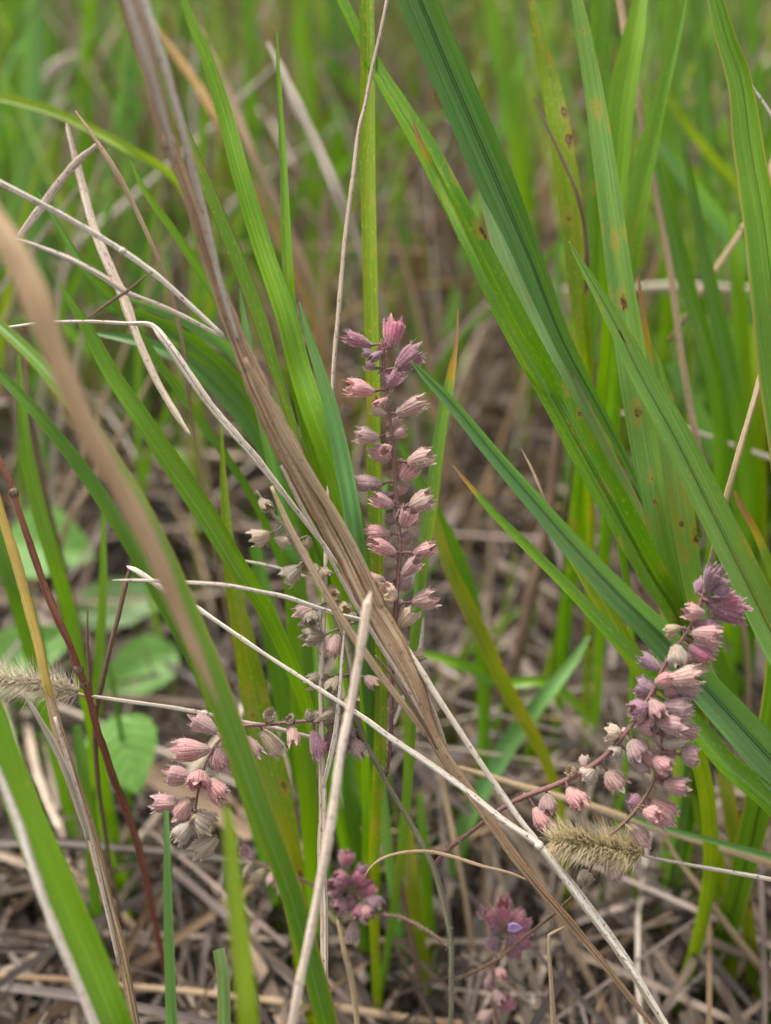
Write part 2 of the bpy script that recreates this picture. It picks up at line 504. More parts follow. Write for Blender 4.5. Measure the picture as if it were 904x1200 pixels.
def tube(mb, L, flat=1.0, sides=8, groove=.0, seed=0.0, caps=True, rough=0.0, tint=None):
    T = tangents(L)
    ref = None
    rows, met, unit = [], [], []
    s = 0; n = len(L)
    for i, (p, wd) in enumerate(L):
        if i: s += (p - L[i - 1][0]).length
        t = T[i]
        view = CP - p
        view = (view - t * view.dot(t)).normalized()
        side = t.cross(view).normalized()
        r, m_, u_ = [], [], []
        for j in range(sides + 1):
            a = 2 * pi * j / sides
            k = 1.0
            if groove: k -= groove * (.5 + .5 * noise.noise(Vector((cos(a) * 1.9 + seed, sin(a) * 1.9, s * 22)))) + groove * .25 * noise.noise(Vector((cos(a) * 5, sin(a) * 5 + seed, s * 60)))
            if rough: k += rough * noise.noise(Vector((cos(a) * 2 + seed, sin(a) * 2, s * 160)))
            hw = wd * .5 * k
            r.append(p + side * (cos(a) * hw) + view * (sin(a) * hw * flat))
            m_.append((a / (2 * pi) * wd * 2.4, s)); u_.append((j / sides, i / (n - 1)))
        rows.append(r); met.append(m_); unit.append(u_)
    if caps:
        for idx in (0, -1):
            c = L[idx][0]
            row = [Vector(c) for _ in range(sides + 1)]
            if idx == 0: rows.insert(0, row); met.insert(0, met[0]); unit.insert(0, unit[0])
            else: rows.append(row); met.append(met[-1]); unit.append(unit[-1])
    mb.quad_grid(rows, met, unit, tint=tint)

def hairs_mb(mb, p, d, L, w_, curve=.0):
    side = d.cross(CP - p)
    if side.length < 1e-7: side = Vector((1, 0, 0))
    side = side.normalized() * w_ * .5
    mb.tri(p - side, p + side, p + d * L)

# ------------------------------------------------------------------ blades and straws of the photograph
def blade(label, mat, pts, fold=.25, tw=None, tw2=None, root=True, top=None, midrib=False, group=None, name='grass_shoot', cat='grass', wav=9):
    P = px_path(pts)
    if root: P = add_root(P)
    if top is None: top = out_of_frame(pts[0])
    if top: P = add_top(P, pts[0])
    L = catmull(P, 7)
    if tw is None: tw = U(-22, 22)
    seed = R() * 50
    org = L[-1][0].copy()
    mb = MB()
    ribbon(mb, L, fold * 1.45, tw, tw2, 7, wav, seed)
    root_ = bpy.data.objects.new(name, None); COL.objects.link(root_)
    root_.location = org; root_.empty_display_size = .01
    tag(root_, label, cat, group or 'long green grass blades around the flower spikes')
    mb.v = [Vector(q) - org for q in mb.v]
    o = mb.build('blade', mat, parent=root_)
    if midrib:
        T = tangents(L)
        LL = []
        for i, (p, wd) in enumerate(L):
            v = (CP - p); v = (v - T[i] * v.dot(T[i])).normalized()
            LL.append((p - v * (fold * 1.45 * .3 * wd * .5), max(wd * .10, .0003)))
        m2 = MB(); tube(m2, LL, 1.0, 6)
        m2.v = [Vector(q) - org for q in m2.v]
        m2.build('midrib', mat, parent=o)
    return root_

def straw(label, mat, pts, flat=.55, groove=.35, root=False, name='dry_grass_stem', cat='dry stem', top=None, bottom=None, nodes=(), sharp=False, rough=0, group=None, nodemat=None, sides=14):
    P = px_path(pts)
    if root: P = add_root(P)
    elif bottom is None: bottom = out_of_frame(pts[-1])
    if bottom and not root:
        P = add_top(P[::-1], None, False)[::-1]
    if top is None: top = out_of_frame(pts[0])
    if not top: P = [(P[0][0] + (P[0][0] - P[1][0]).normalized() * P[0][1] * .9, P[0][1] * .25)] + [(P[0][0], P[0][1] * .75)] + P[1:]
    if top: P = add_top(P, pts[0], False)
    if sharp:
        L = []
        for i in range(len(P) - 1):
            for k in range(5):
                t = k / 5
                L.append((P[i][0].lerp(P[i + 1][0], t), P[i][1] * (1 - t) + P[i + 1][1] * t))
        L.append(P[-1])
    else:
        L = catmull(P, 6)
    L = [(p + Vector((noise.noise(p * 30), noise.noise(p * 30 + Vector((9, 0, 0))), noise.noise(p * 30 + Vector((0, 9, 0))))) * min(.0012, wd * .3), wd * (1 + .16 * noise.noise(p * 150) + .10 * noise.noise(p * 420))) for p, wd in L]
    org = L[-1][0].copy()
    mb = MB()
    tube(mb, L, flat, sides, groove, R() * 30, rough=rough)
    o = mb.build(name, mat, origin=org)
    tag(o, label, cat, group or (cat == 'dry stem' and 'dry straws lying and standing between the green blades') or None)
    for (x, y, D, w_) in nodes:
        c = at(x, y, D); ww = w_ * S * D
        # direction of the straw there
        j = min(range(len(L)), key=lambda q: (L[q][0] - c).length)
        c = L[j][0]; t = tangents(L)[j]
        m2 = MB()
        tube(m2, [(c - t * ww * .5, ww * .8), (c - t * ww * .2, ww * 1.12), (c + t * ww * .15, ww * 1.15), (c + t * ww * .45, ww * .8)], .8, 10, .2, 2)
        m2.v = [q - org for q in m2.v]
        m2.build('node', nodemat or mat, parent=o)
    return o

# ------------------------------------------------------------------ the ground and what nobody could count on it
def ground_h(x, y):
    return .012 * noise.noise(Vector((x * 3, y * 3, 0))) + .004 * noise.noise(Vector((x * 20, y * 20, 1)))
def ground():
    mb = MB()
    ys = [-3 + .5 * i for i in range(6)] + [0 + .04 * i for i in range(60)] + [2.5, 3, 4, 6, 9, 14, 25, 60]
    xs = [-60, -20, -8, -4, -2.5] + [-1.6 + .05 * i for i in range(65)] + [2.5, 4, 8, 20, 60]
    rows = [[Vector((x, y, ground_h(x, y) - .006)) for x in xs] for y in ys]
    uv = [[(x, y) for x in xs] for y in ys]
    mb.quad_grid(rows, uv, uv)
    tag(mb.build('ground', 'soil'), kind='structure')
ground()

LIT = [(.35, .25, .18), (.46, .355, .27), (.23, .165, .12), (.38, .29, .25), (.13, .09, .065), (.52, .44, .37), (.30, .20, .12), (.18, .13, .10), (.42, .33, .29)]
def litter():
    mb = MB()
    n = 0
    for i in range(21000):
        y = .12 + 2.3 * (R() ** 1.3)
        half = .16 + .42 * y
        x = U(-half, half)
        if noise.noise(Vector((x * 9, y * 7, 5))) + .25 * noise.noise(Vector((x * 25, y * 20, 2))) > .20 and R() < .93: continue
        a = U(0, 2 * pi)
        if R() < .45: a = radians(90) + random.gauss(0, .9)
        L = U(.04, .22); wd = U(.0010, .0038)
        if R() < .07: wd = U(.005, .011); L = U(.04, .12)
        z0 = ground_h(x, y) + (R() ** 1.5) * .13 + .002
        sl = random.gauss(0, .16); bend = U(-.6, .6); ben2 = U(-.5, .5)
        pts = []
        p = Vector((x, y, z0)); k = 5
        for j in range(k + 1):
            pts.append((Vector(p), wd * (1 - .5 * abs(j / k - .4))))
            aa = a + bend * (j / k)
            d = Vector((cos(aa), sin(aa), sl + ben2 * (j / k - .5)))
            p = p + d.normalized() * (L / k)
            p.z = max(p.z, .001)
        c = random.choice(LIT); q = .14 + .80 * R() ** 1.3 * (.55 + .45 * min(1, z0 / .06))  # strips low in the pile tinted darker: shade of the gaps painted in
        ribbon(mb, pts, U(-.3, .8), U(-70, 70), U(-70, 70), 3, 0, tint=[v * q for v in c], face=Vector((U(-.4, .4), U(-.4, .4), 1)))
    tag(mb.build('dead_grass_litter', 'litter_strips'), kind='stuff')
litter()

def dry_standing():
    """dead leaves and stems standing, leaning and lodged between the green tufts"""
    mb = MB()
    for i in range(4600):
        y = .60 + 2.1 * (R() ** 1.25)
        half = .14 + .42 * y
        x = U(-half, half)
        L = U(.10, .42); wd = U(.0012, .0032)
        if y < .8: L *= .55 + .5 * (y - .6) / .2
        if R() < .3: wd = U(.0035, .008)
        a = U(0, 2 * pi); lean = U(.15, 1.35)
        z0 = 0 if R() < .6 else U(0, .12)
        p = Vector((x, y, z0)); pts = []; k = 7
        for j in range(k + 1):
            pts.append((Vector(p), wd * (1 - .6 * j / k)))
            e = lean * (.4 + 1.1 * j / k)
            p = p + Vector((cos(a) * sin(e), sin(a) * sin(e), cos(e))) * (L / k)
            p.z = max(p.z, .004)
        c = random.choice(LIT[:4] + LIT[5:7]); q = U(.25, 1.1)
        if R() < .2: c = random.choice([(.33, .19, .09), (.40, .27, .12), (.25, .13, .07)])
        ribbon(mb, pts, .5, U(-40, 40), U(-60, 60), 3, 0, tint=[v * q for v in c])
    tag(mb.build('standing_dead_grass', 'dry_strips'), kind='stuff')
dry_standing()

GRN = [(.11, .25, .03), (.14, .29, .04), (.08, .21, .04), (.12, .27, .08), (.20, .31, .04), (.18, .29, .11), (.07, .18, .03), (.28, .30, .08)]
def green_density(x, y):
    u = x / (y * .79 + .33) / .377        # about -1 .. 1 across the field of view
    n_ = .45 + 1.0 * noise.noise(Vector((x * 5, y * 4, 3)))
    right = max(0, min(1, (u - .30) / .25))
    left = max(0, min(1, (-u - .22) / .3)) * max(0, min(1, (y - .55) / .2))
    far = max(0, min(1, (y - .9) / .4))
    return max(.03, (.05 + .8 * max(right, left * .9) + .75 * far) * n_)
def green_far():
    mb = MB(); n = 0
    while n < 7500:
        y = .60 + 2.6 * (R() ** 1.25)
        half = .16 + .40 * y
        x = U(-half, half)
        if R() > green_density(x, y): continue
        for q in range(random.randint(3, 8)):
            n += 1
            L = U(.14, .46) * (.75 + .25 * min(y, 2)); wd = U(.0028, .0068)
            a = U(0, 2 * pi); lean = U(.03, .5) + (.5 if R() < .15 else 0)
            p = Vector((x + U(-.02, .02), y + U(-.02, .02), 0)); pts = []; k = 7
            for j in range(k + 1):
                t = j / k
                pts.append((Vector(p), wd * (min(1, .55 + t * 1.6) * (1 - t ** 3))))
                e = lean * (.3 + 1.6 * t * t)
                p = p + Vector((cos(a) * sin(e), sin(a) * sin(e), cos(e))) * (L / k)
            c = random.choice(GRN); v = U(.9, 1.45)
            ribbon(mb, pts, .3, U(-50, 50), U(-80, 80), 3, 0, tint=[z * v for z in c])
    tag(mb.build('meadow_grass', 'green_strips'), kind='stuff')
green_far()

def ground_herbs():
    """small leafy ground cover far back"""
    mb = MB()
    for i in range(900):
        y = .95 + 1.6 * R(); half = .1 + .44 * y; x = U(-half, half)
        if noise.noise(Vector((x * 3, y * 3, 8))) < .05: continue
        a = U(0, 2 * pi); L = U(.012, .03); p = Vector((x, y, U(.01, .10))); pts = []
        for j in range(6):
            t = j / 5
            pts.append((Vector(p), L * .62 * sin(pi * (.08 + .86 * t))))
            p = p + Vector((cos(a), sin(a), .35 - .8 * t)) * (L / 5)
        c = random.choice([(.10, .24, .07), (.14, .28, .10), (.08, .2, .06)])
        ribbon(mb, pts, .2, 0, 0, 3, 0, tint=c, face=Vector((U(-.3, .3), U(-.6, .1), 1)))
    tag(mb.build('low_herbs', 'green_strips'), kind='stuff')
ground_herbs()

def moss_patch():
    mb = MB()
    for (px, py, D_, s_, n_) in ((14, 1030, .70, .035, 260), (40, 1010, .72, .02, 90), (232, 1068, .68, .010, 40), (330, 20, 1.4, .05, 90)):
        c0 = at(px, py, D_)
        if c0.z > .05: c0.z = .04
        for k in range(n_):
            p = c0 + Vector((random.gauss(0, s_), random.gauss(0, s_), abs(random.gauss(0, .008))))
            a = U(0, 2 * pi); L = U(.004, .009); pts = []
            for j in range(5):
                t = j / 4
                pts.append((Vector(p), L * .6 * sin(pi * (.1 + .84 * t))))
                p = p + Vector((cos(a), sin(a), .5 - .9 * t)) * (L / 4)
            ribbon(mb, pts, .3, 0, 0, 3, 0, tint=random.choice([(.28, .30, .10), (.36, .36, .16), (.12, .26, .06)]), face=Vector((U(-.4, .4), U(-.8, .1), 1)))
    tag(mb.build('moss', 'green_strips'), kind='stuff')
moss_patch()

# ------------------------------------------------------------------ green blades in and near focus
B = blade
B('broad dark blue-green blade with deep midrib arching down from the top edge', 'dark_blue_green',
  [(490, -4, .40, 45), (534, 100, .405, 45), (577, 200, .41, 43), (620, 300, .415, 33), (660, 400, .425, 22), (702, 478, .435, 13), (747, 565, .45, 9), (800, 680, .49, 7)], fold=.5, tw=8, midrib=True)
B('long bright green blade sweeping from the top centre down to the right-hand tuft', 'fresh_green_spotted',
  [(398, -5, .43, 12), (440, 78, .425, 16), (470, 128, .42, 21), (502, 180, .415, 27), (535, 245, .41, 30), (567, 310, .41, 32), (605, 385, .41, 34), (652, 470, .41, 35), (690, 540, .412, 36), (732, 615, .417, 37), (765, 675, .425, 33), (795, 725, .435, 27)], fold=.45, tw=-14, midrib=True)
B('narrow green blade with broken brown tip along the edge of the long bright blade', 'green_short_tip',
  [(484, 142, .405, 3), (493, 166, .405, 6), (513, 208, .405, 11), (545, 275, .40, 13), (580, 345, .40, 14), (612, 400, .405, 13), (660, 480, .412, 11), (715, 590, .425, 9)], fold=.3, tw=25)
B('pale grey-green blade with a pinkish edge hanging between the two broad blades', 'pale_green',
  [(562, 205, .44, 5), (572, 240, .44, 14), (596, 305, .437, 26), (624, 370, .435, 34), (650, 430, .432, 36), (682, 495, .432, 36), (716, 560, .434, 35), (752, 630, .44, 32), (785, 700, .45, 28)], fold=.3, tw=10)
B('large blue-green blade widening from a thin tip at the spike to the right edge', 'blue_green',
  [(482, 423, .390, 3), (500, 442, .390, 9), (527, 470, .390, 14), (577, 530, .391, 17), (627, 588, .392, 21), (677, 645, .394, 27), (732, 703, .397, 31), (782, 752, .40, 37), (828, 806, .40, 40), (870, 852, .40, 44), (912, 898, .403, 48), (990, 985, .41, 44)], fold=.45, tw=12, midrib=True)
B('slim dark blade with a withered tip running below the large blue-green blade', 'green_short_tip',
  [(531, 545, .40, 2), (548, 566, .40, 5), (577, 600, .40, 9), (622, 645, .40, 12), (667, 690, .40, 14), (712, 738, .40, 17), (757, 785, .40, 20), (805, 840, .40, 23), (850, 893, .40, 26), (912, 948, .405, 28), (980, 1040, .41, 26)], fold=.4, tw=-15)
B('yellow-green blade showing between the large blue-green blade and the slim one below it', 'yellow_green',
  [(640, 590, .425, 6), (672, 650, .42, 15), (704, 702, .42, 20), (738, 762, .42, 23), (775, 812, .42, 22), (812, 870, .425, 20)], fold=.3)
B('tall upright blade with brown eye spots right of the yellow-green one', 'blue_green_spotted',
  [(676, -5, .42, 13), (685, 45, .42, 19), (694, 95, .42, 22), (706, 172, .418, 25), (717, 250, .416, 28), (727, 325, .415, 31), (737, 392, .415, 34), (745, 450, .415, 35), (754, 510, .418, 33), (768, 590, .42, 29), (782, 665, .428, 27), (798, 735, .44, 24)], fold=.3, tw=5)
B('pale spotted blade with a shrivelled tip standing behind the crossing of the two right-hand blades', 'pale_green_spotted',
  [(748, 322, .425, 3), (753, 360, .425, 5), (758, 400, .425, 10), (766, 432, .425, 22), (777, 480, .425, 30), (790, 545, .425, 33), (800, 615, .428, 31), (811, 690, .435, 27), (820, 760, .45, 23)], fold=.2, tw=0)
B('broad pointed green blade right of the dark broad blade, leaving at the right edge', 'blue_green_spotted',
  [(667, 283, .39, 2), (678, 303, .39, 7), (692, 327, .39, 12), (722, 380, .39, 20), (752, 440, .39, 27), (790, 508, .39, 33), (830, 588, .392, 36), (868, 665, .394, 38), (908, 745, .395, 40), (975, 880, .395, 40)], fold=.4, tw=-8, midrib=True)
B('large glossy deep green blade with a yellow edge at the upper right corner', 'green_tan_edge',
  [(838, -5, .38, 18), (852, 45, .38, 22), (867, 90, .38, 27), (878, 170, .38, 34), (892, 250, .378, 40), (904, 345, .377, 45), (914, 430, .38, 46), (930, 560, .385, 44)], fold=.4, tw=14, midrib=True)
B('yellow-green spotted blade hanging upright left of the tall eye-spotted blade', 'yellow_green_spotted',
  [(622, -5, .45, 8), (632, 45, .45, 16), (644, 92, .45, 23), (657, 160, .447, 27), (669, 240, .447, 27), (677, 325, .45, 23), (684, 400, .455, 17), (690, 480, .47, 12)], fold=.3, tw=0)
B('bright green blade seen just behind the tall eye-spotted blade at the top', 'fresh_green_spotted',
  [(702, -5, .47, 22), (704, 75, .475, 23), (700, 200, .48, 24), (697, 300, .485, 22), (690, 400, .49, 18)], fold=.3)
B('light green blade leaning in at the top between the eye-spotted blade and the brown stem', 'fresh_green',
  [(752, -5, .455, 16), (742, 50, .455, 26), (732, 100, .457, 32), (722, 200, .46, 30), (716, 300, .465, 26), (714, 400, .48, 20)], fold=.3, tw=12)
B('curved green blade bending in from the top towards the brown stem', 'fresh_green_spotted',
  [(804, -5, .45, 5), (792, 50, .45, 9), (777, 105, .45, 14), (757, 185, .453, 24), (743, 250, .455, 27), (733, 325, .46, 23), (724, 420, .47, 17)], fold=.3, tw=-10)
B('thin pointed blade upright among the blurred blades left of the glossy blade', 'deep_green',
  [(797, 148, .47, 2), (804, 185, .47, 7), (812, 225, .475, 11), (827, 310, .48, 16), (846, 395, .49, 19), (862, 475, .50, 19), (875, 560, .52, 17)])
B('blurred blue-green blade slanting behind the brown stem to the right edge', 'blue_green',
  [(768, 160, .56, 8), (802, 205, .56, 17), (840, 255, .57, 19), (877, 305, .58, 18), (915, 360, .59, 17)])
B('dark green blade right of the brown stem running down to the pale stick', 'deep_green',
  [(770, 190, .48, 10), (787, 262, .48, 18), (806, 338, .485, 19), (826, 400, .49, 19), (842, 470, .50, 18)])
B('green blade upright below the glossy blade crossing the pale stick', 'fresh_green',
  [(858, 250, .52, 8), (864, 320, .52, 17), (870, 410, .53, 19), (877, 520, .54, 18), (884, 620, .56, 16)])
B('blurred yellow-green blade along the right edge under the glossy blade', 'yellow_green',
  [(880, 380, .55, 18), (884, 460, .55, 21), (888, 540, .56, 20), (890, 640, .58, 17)], top=False)
B('deep green blurred blade at mid height between the tan straws on the right', 'deep_green',
  [(818, 370, .53, 12), (832, 430, .53, 20), (848, 500, .54, 23), (864, 570, .55, 22), (880, 660, .57, 20)], top=False)
B('bright blurred blade between the tan straws on the right reaching up past the pale stick', 'fresh_green',
  [(830, 330, .55, 14), (845, 400, .55, 23), (860, 480, .56, 25), (874, 560, .57, 22)], top=False)
B('bluish soft blade leaning behind the tan straw at the right', 'blue_green',
  [(785, 425, .57, 10), (808, 465, .57, 18), (835, 520, .58, 22), (862, 580, .59, 20), (880, 650, .60, 16)], top=False)
B('slim yellowing blade with a curled dark tip at the right edge', 'green_withered_tip',
  [(861, 575, .44, 3), (868, 592, .44, 6), (882, 615, .44, 8), (900, 655, .44, 11), (920, 710, .45, 12)])
B('dark green blade rising behind the right-hand flower spike', 'deep_green',
  [(832, 740, .45, 14), (848, 790, .455, 17), (868, 845, .46, 18), (892, 900, .47, 18), (915, 960, .48, 18)])
B('straight yellow-green blade standing low behind the large blue-green blade', 'yellow_green',
  [(808, 880, .50, 16), (822, 940, .50, 22), (838, 1010, .51, 23), (850, 1080, .52, 20), (856, 1160, .53, 15)], root=True)
B('green blade with reddish base low at the right under the foxtail straw', 'autumn_blade',
  [(842, 870, .49, 12), (856, 950, .49, 18), (868, 1030, .50, 18), (880, 1110, .51, 15)])
B('blurred green blade standing low at the right corner', 'fresh_green',
  [(868, 960, .55, 14), (874, 1040, .55, 18), (880, 1120, .56, 16)])
B('soft green blade low between the foxtail and the right corner', 'fresh_green',
  [(812, 980, .56, 10), (808, 1060, .57, 16), (800, 1140, .58, 14)])
B('blurred blue-green blade rising to the right behind the foxtail head', 'blue_green',
  [(690, 745, .52, 5), (672, 775, .52, 12), (640, 815, .52, 18), (605, 860, .53, 22), (572, 915, .535, 22), (545, 970, .54, 20), (535, 1010, .55, 16)], tw=15)
B('yellow and green blurred blade curving down right of the central flower spike', 'autumn_blade',
  [(505, 590, .47, 8), (525, 660, .47, 14), (548, 710, .475, 17), (572, 760, .48, 18), (598, 815, .49, 17), (630, 870, .50, 15), (650, 920, .51, 12)], tw=10)
B('narrow green blade crossing horizontally behind the central spike foot', 'fresh_green',
  [(495, 765, .52, 8), (540, 778, .52, 13), (590, 800, .53, 14), (640, 800, .53, 12), (700, 850, .54, 10)], root=False)
B('blurred green blade lying behind the slim blade right of centre', 'deep_green',
  [(470, 520, .50, 8), (505, 590, .50, 16), (540, 660, .51, 18), (560, 730, .52, 16)])
B('bluish blade low behind the crossing straws at the centre', 'blue_green',
  [(452, 560, .49, 6), (440, 640, .49, 14), (432, 720, .49, 18), (430, 800, .49, 18)])
# left half
B('spotted olive-edged blade coming down from the top left behind the long dry stalk', 'green_red_edge',
  [(152, -5, .41, 11), (166, 38, .41, 13), (184, 80, .41, 13), (205, 128, .41, 13), (225, 175, .41, 14), (250, 235, .41, 16), (277, 300, .41, 18), (303, 368, .41, 18), (322, 430, .41, 14), (338, 478, .41, 10), (353, 525, .41, 7), (372, 570, .415, 4)], fold=.3, tw=5)
B('bright smooth green blade falling from the top edge to the left of the central spike', 'fresh_green',
  [(214, -5, .42, 7), (226, 30, .42, 12), (240, 62, .42, 15), (262, 130, .42, 19), (282, 205, .417, 21), (306, 285, .415, 23), (335, 372, .41, 25), (350, 430, .41, 26), (370, 492, .405, 28), (396, 560, .405, 30), (412, 615, .405, 29), (422, 680, .41, 25), (428, 760, .42, 22)], fold=.35, tw=-10)
B('slender upright blade with a needle tip right of the bright smooth blade', 'fresh_green',
  [(325, 38, .42, 2), (326, 70, .42, 4), (328, 110, .42, 6), (333, 200, .418, 9), (337, 300, .415, 13), (343, 390, .413, 15), (354, 470, .413, 18), (375, 550, .418, 20), (392, 620, .425, 20), (400, 700, .435, 18)], fold=.35, tw=10)
B('short pointed blue-green blade ending left of the central spike top', 'blue_green',
  [(351, 354, .40, 2), (359, 385, .40, 7), (370, 420, .40, 12), (388, 480, .40, 17), (403, 550, .40, 20), (414, 610, .40, 21), (421, 665, .405, 20), (426, 740, .415, 18)], fold=.4, tw=-5)
B('straight vertical blade full of yellow flecks standing behind the central spike', 'yellow_green_spotted',
  [(430, -5, .425, 17), (431, 80, .425, 18), (431, 150, .424, 18), (433, 280, .422, 18), (436, 395, .42, 17), (438, 470, .418, 16), (438, 530, .418, 17), (440, 600, .418, 17), (441, 660, .418, 17), (444, 730, .42, 16), (447, 800, .425, 15), (445, 880, .43, 15), (440, 960, .44, 14)], fold=.3, tw=3)
B('narrow blade with an orange and brown withered tip right of the central spike', 'green_withered_tip',
  [(537, 362, .42, 2), (536, 385, .42, 3), (534, 410, .42, 5), (530, 432, .42, 9), (526, 455, .42, 12), (521, 478, .42, 14), (513, 530, .42, 15), (505, 595, .42, 16), (498, 640, .42, 15), (492, 690, .422, 13), (487, 752, .425, 14), (482, 840, .43, 13), (478, 920, .44, 12)], fold=.3, tw=5)
B('bright green blade with a sharp tip slanting across the left side below the white straws', 'fresh_green',
  [(69, 331, .405, 2), (82, 352, .405, 8), (100, 380, .405, 14), (130, 435, .405, 19), (172, 498, .405, 22), (212, 558, .408, 25), (248, 612, .41, 25), (278, 662, .413, 23), (310, 712, .42, 20), (338, 770, .43, 17)], fold=.3, tw=8)
B('long deep green blade running beside the blurred tan stem down to the bottom edge', 'green_tan_edge',
  [(-8, 375, .36, 12), (40, 420, .355, 15), (85, 475, .35, 19), (125, 535, .348, 24), (165, 605, .345, 28), (205, 690, .345, 30), (240, 775, .345, 31), (276, 870, .347, 29), (308, 960, .35, 27), (338, 1040, .355, 27), (360, 1115, .36, 26), (383, 1205, .365, 25)], fold=.4, tw=-18, top=True)
B('dim green blade passing behind the tan stem on the left', 'deep_green',
  [(-8, 430, .42, 12), (50, 492, .42, 15), (100, 555, .425, 17), (150, 632, .43, 18), (200, 720, .44, 18), (240, 800, .45, 16)], top=True)
B('wide blurred bright blade in the lower left corner', 'fresh_green',
  [(-15, 800, .34, 16), (0, 855, .34, 28), (28, 945, .34, 38), (68, 1040, .338, 43), (104, 1125, .337, 45), (136, 1206, .337, 44)], fold=.3, tw=10, top=True)
B('strongly blurred yellow-green tip standing at the bottom near the lower flower cluster', 'yellow_green',
  [(266, 945, .30, 8), (270, 985, .30, 17), (275, 1040, .30, 21), (283, 1110, .30, 23), (292, 1206, .30, 24)], fold=.3)
B('thin grey-green blade rising from the bottom edge left of the lower flower cluster', 'blue_green',
  [(195, 950, .37, 6), (196, 990, .37, 8), (197, 1050, .372, 10), (199, 1120, .375, 12), (202, 1206, .38, 13)], fold=.3)
B('short blade with a torn white top at the bottom edge', 'pale_green',
  [(256, 1112, .42, 14), (261, 1140, .42, 15), (263, 1206, .425, 15)], fold=.3)
B('yellowing blade with brown blotches upright in the lower left of centre', 'yellow_green_spotted',
  [(258, 480, .44, 3), (261, 540, .44, 6), (264, 590, .44, 10), (268, 640, .44, 15), (276, 700, .442, 20), (287, 755, .445, 26), (299, 815, .45, 33), (318, 900, .455, 34), (333, 970, .46, 31), (345, 1040, .47, 26), (352, 1110, .48, 20)], fold=.25, tw=0)
B('blurred green blade behind the yellowing blotched blade', 'deep_green',
  [(300, 640, .50, 14), (318, 740, .50, 22), (340, 850, .51, 25), (366, 950, .52, 22), (385, 1040, .53, 18)])
B('wide mid green blade upright behind the dry stalk left of the grey spike', 'fresh_green',
  [(335, 600, .46, 16), (345, 680, .46, 26), (352, 770, .465, 30), (356, 860, .47, 28), (362, 950, .48, 22)])
B('green blade standing behind the bent straw at the left', 'fresh_green',
  [(22, 415, .46, 4), (28, 500, .46, 13), (42, 580, .465, 17), (62, 650, .47, 18), (82, 720, .48, 17), (98, 800, .49, 15)], tw=10)
B('very thin upright blade between the red stem and the bent straw', 'fresh_green',
  [(121, 600, .47, 5), (121, 680, .47, 9), (118, 750, .475, 11), (112, 820, .48, 11), (108, 880, .49, 10)])
B('small green blade hanging from behind the thick white straw at the left', 'fresh_green',
  [(153, 188, .43, 2), (168, 220, .43, 7), (200, 265, .43, 10), (235, 318, .432, 11), (265, 365, .435, 11), (290, 420, .44, 10), (320, 500, .45, 9)])
B('long narrow olive blade arching from the left edge across the upper left', 'yellow_green',
  [(-8, 112, .50, 10), (55, 128, .50, 11), (105, 150, .50, 11), (160, 180, .50, 11), (200, 205, .51, 9), (240, 260, .53, 7)], root=False)
B('dark green narrow blade crossing under the white straws', 'deep_green',
  [(45, 225, .42, 3), (75, 275, .42, 7), (105, 322, .42, 9), (140, 360, .425, 10), (190, 430, .43, 10), (240, 500, .44, 10), (300, 590, .45, 9)])
B('glossy blade of the fan of three between the white straws and the dry stalk', 'deep_green',
  [(120, 360, .44, 6), (170, 372, .44, 14), (215, 395, .44, 18), (260, 430, .445, 20), (300, 480, .45, 18)], tw=20, top=False)
B('lowest blade of the fan of three under the thick white straw', 'dark_blue_green',
  [(110, 390, .45, 5), (170, 402, .45, 14), (220, 425, .45, 18), (265, 465, .455, 19), (305, 520, .46, 16)], tw=-20)
B('uppermost pale-edged blade of the fan of three below the white straws', 'blue_green',
  [(150, 350, .445, 5), (195, 366, .445, 12), (240, 388, .445, 15), (285, 425, .45, 15), (325, 480, .46, 13)], tw=15)
B('small tip of a blue-green blade beside the dry stalk at left', 'blue_green',
  [(281, 338, .415, 2), (285, 365, .415, 6), (291, 400, .415, 10), (300, 450, .42, 13), (315, 520, .43, 14)])
B('upright green blade behind the straws at the bottom centre', 'deep_green',
  [(408, 880, .50, 12), (412, 950, .50, 20), (420, 1030, .51, 20), (430, 1110, .52, 17)])
B('brownish green blade upright behind the grey plant stem at the bottom', 'autumn_blade',
  [(478, 960, .50, 10), (484, 1040, .50, 17), (492, 1110, .51, 17), (500, 1180, .52, 14)])
B('green blade low at the bottom beside the grey plant stem', 'fresh_green',
  [(492, 930, .52, 8), (497, 1000, .52, 14), (503, 1080, .53, 14), (508, 1150, .54, 12)])
B('dark green blade at the far left edge below the broad leaf', 'deep_green',
  [(-5, 620, .50, 16), (15, 680, .50, 24), (35, 740, .51, 26), (48, 800, .52, 22)], top=False)
B('green blade low at the left behind the tan sheath', 'deep_green',
  [(90, 850, .50, 10), (100, 910, .50, 18), (108, 980, .51, 18), (112, 1050, .52, 14)])
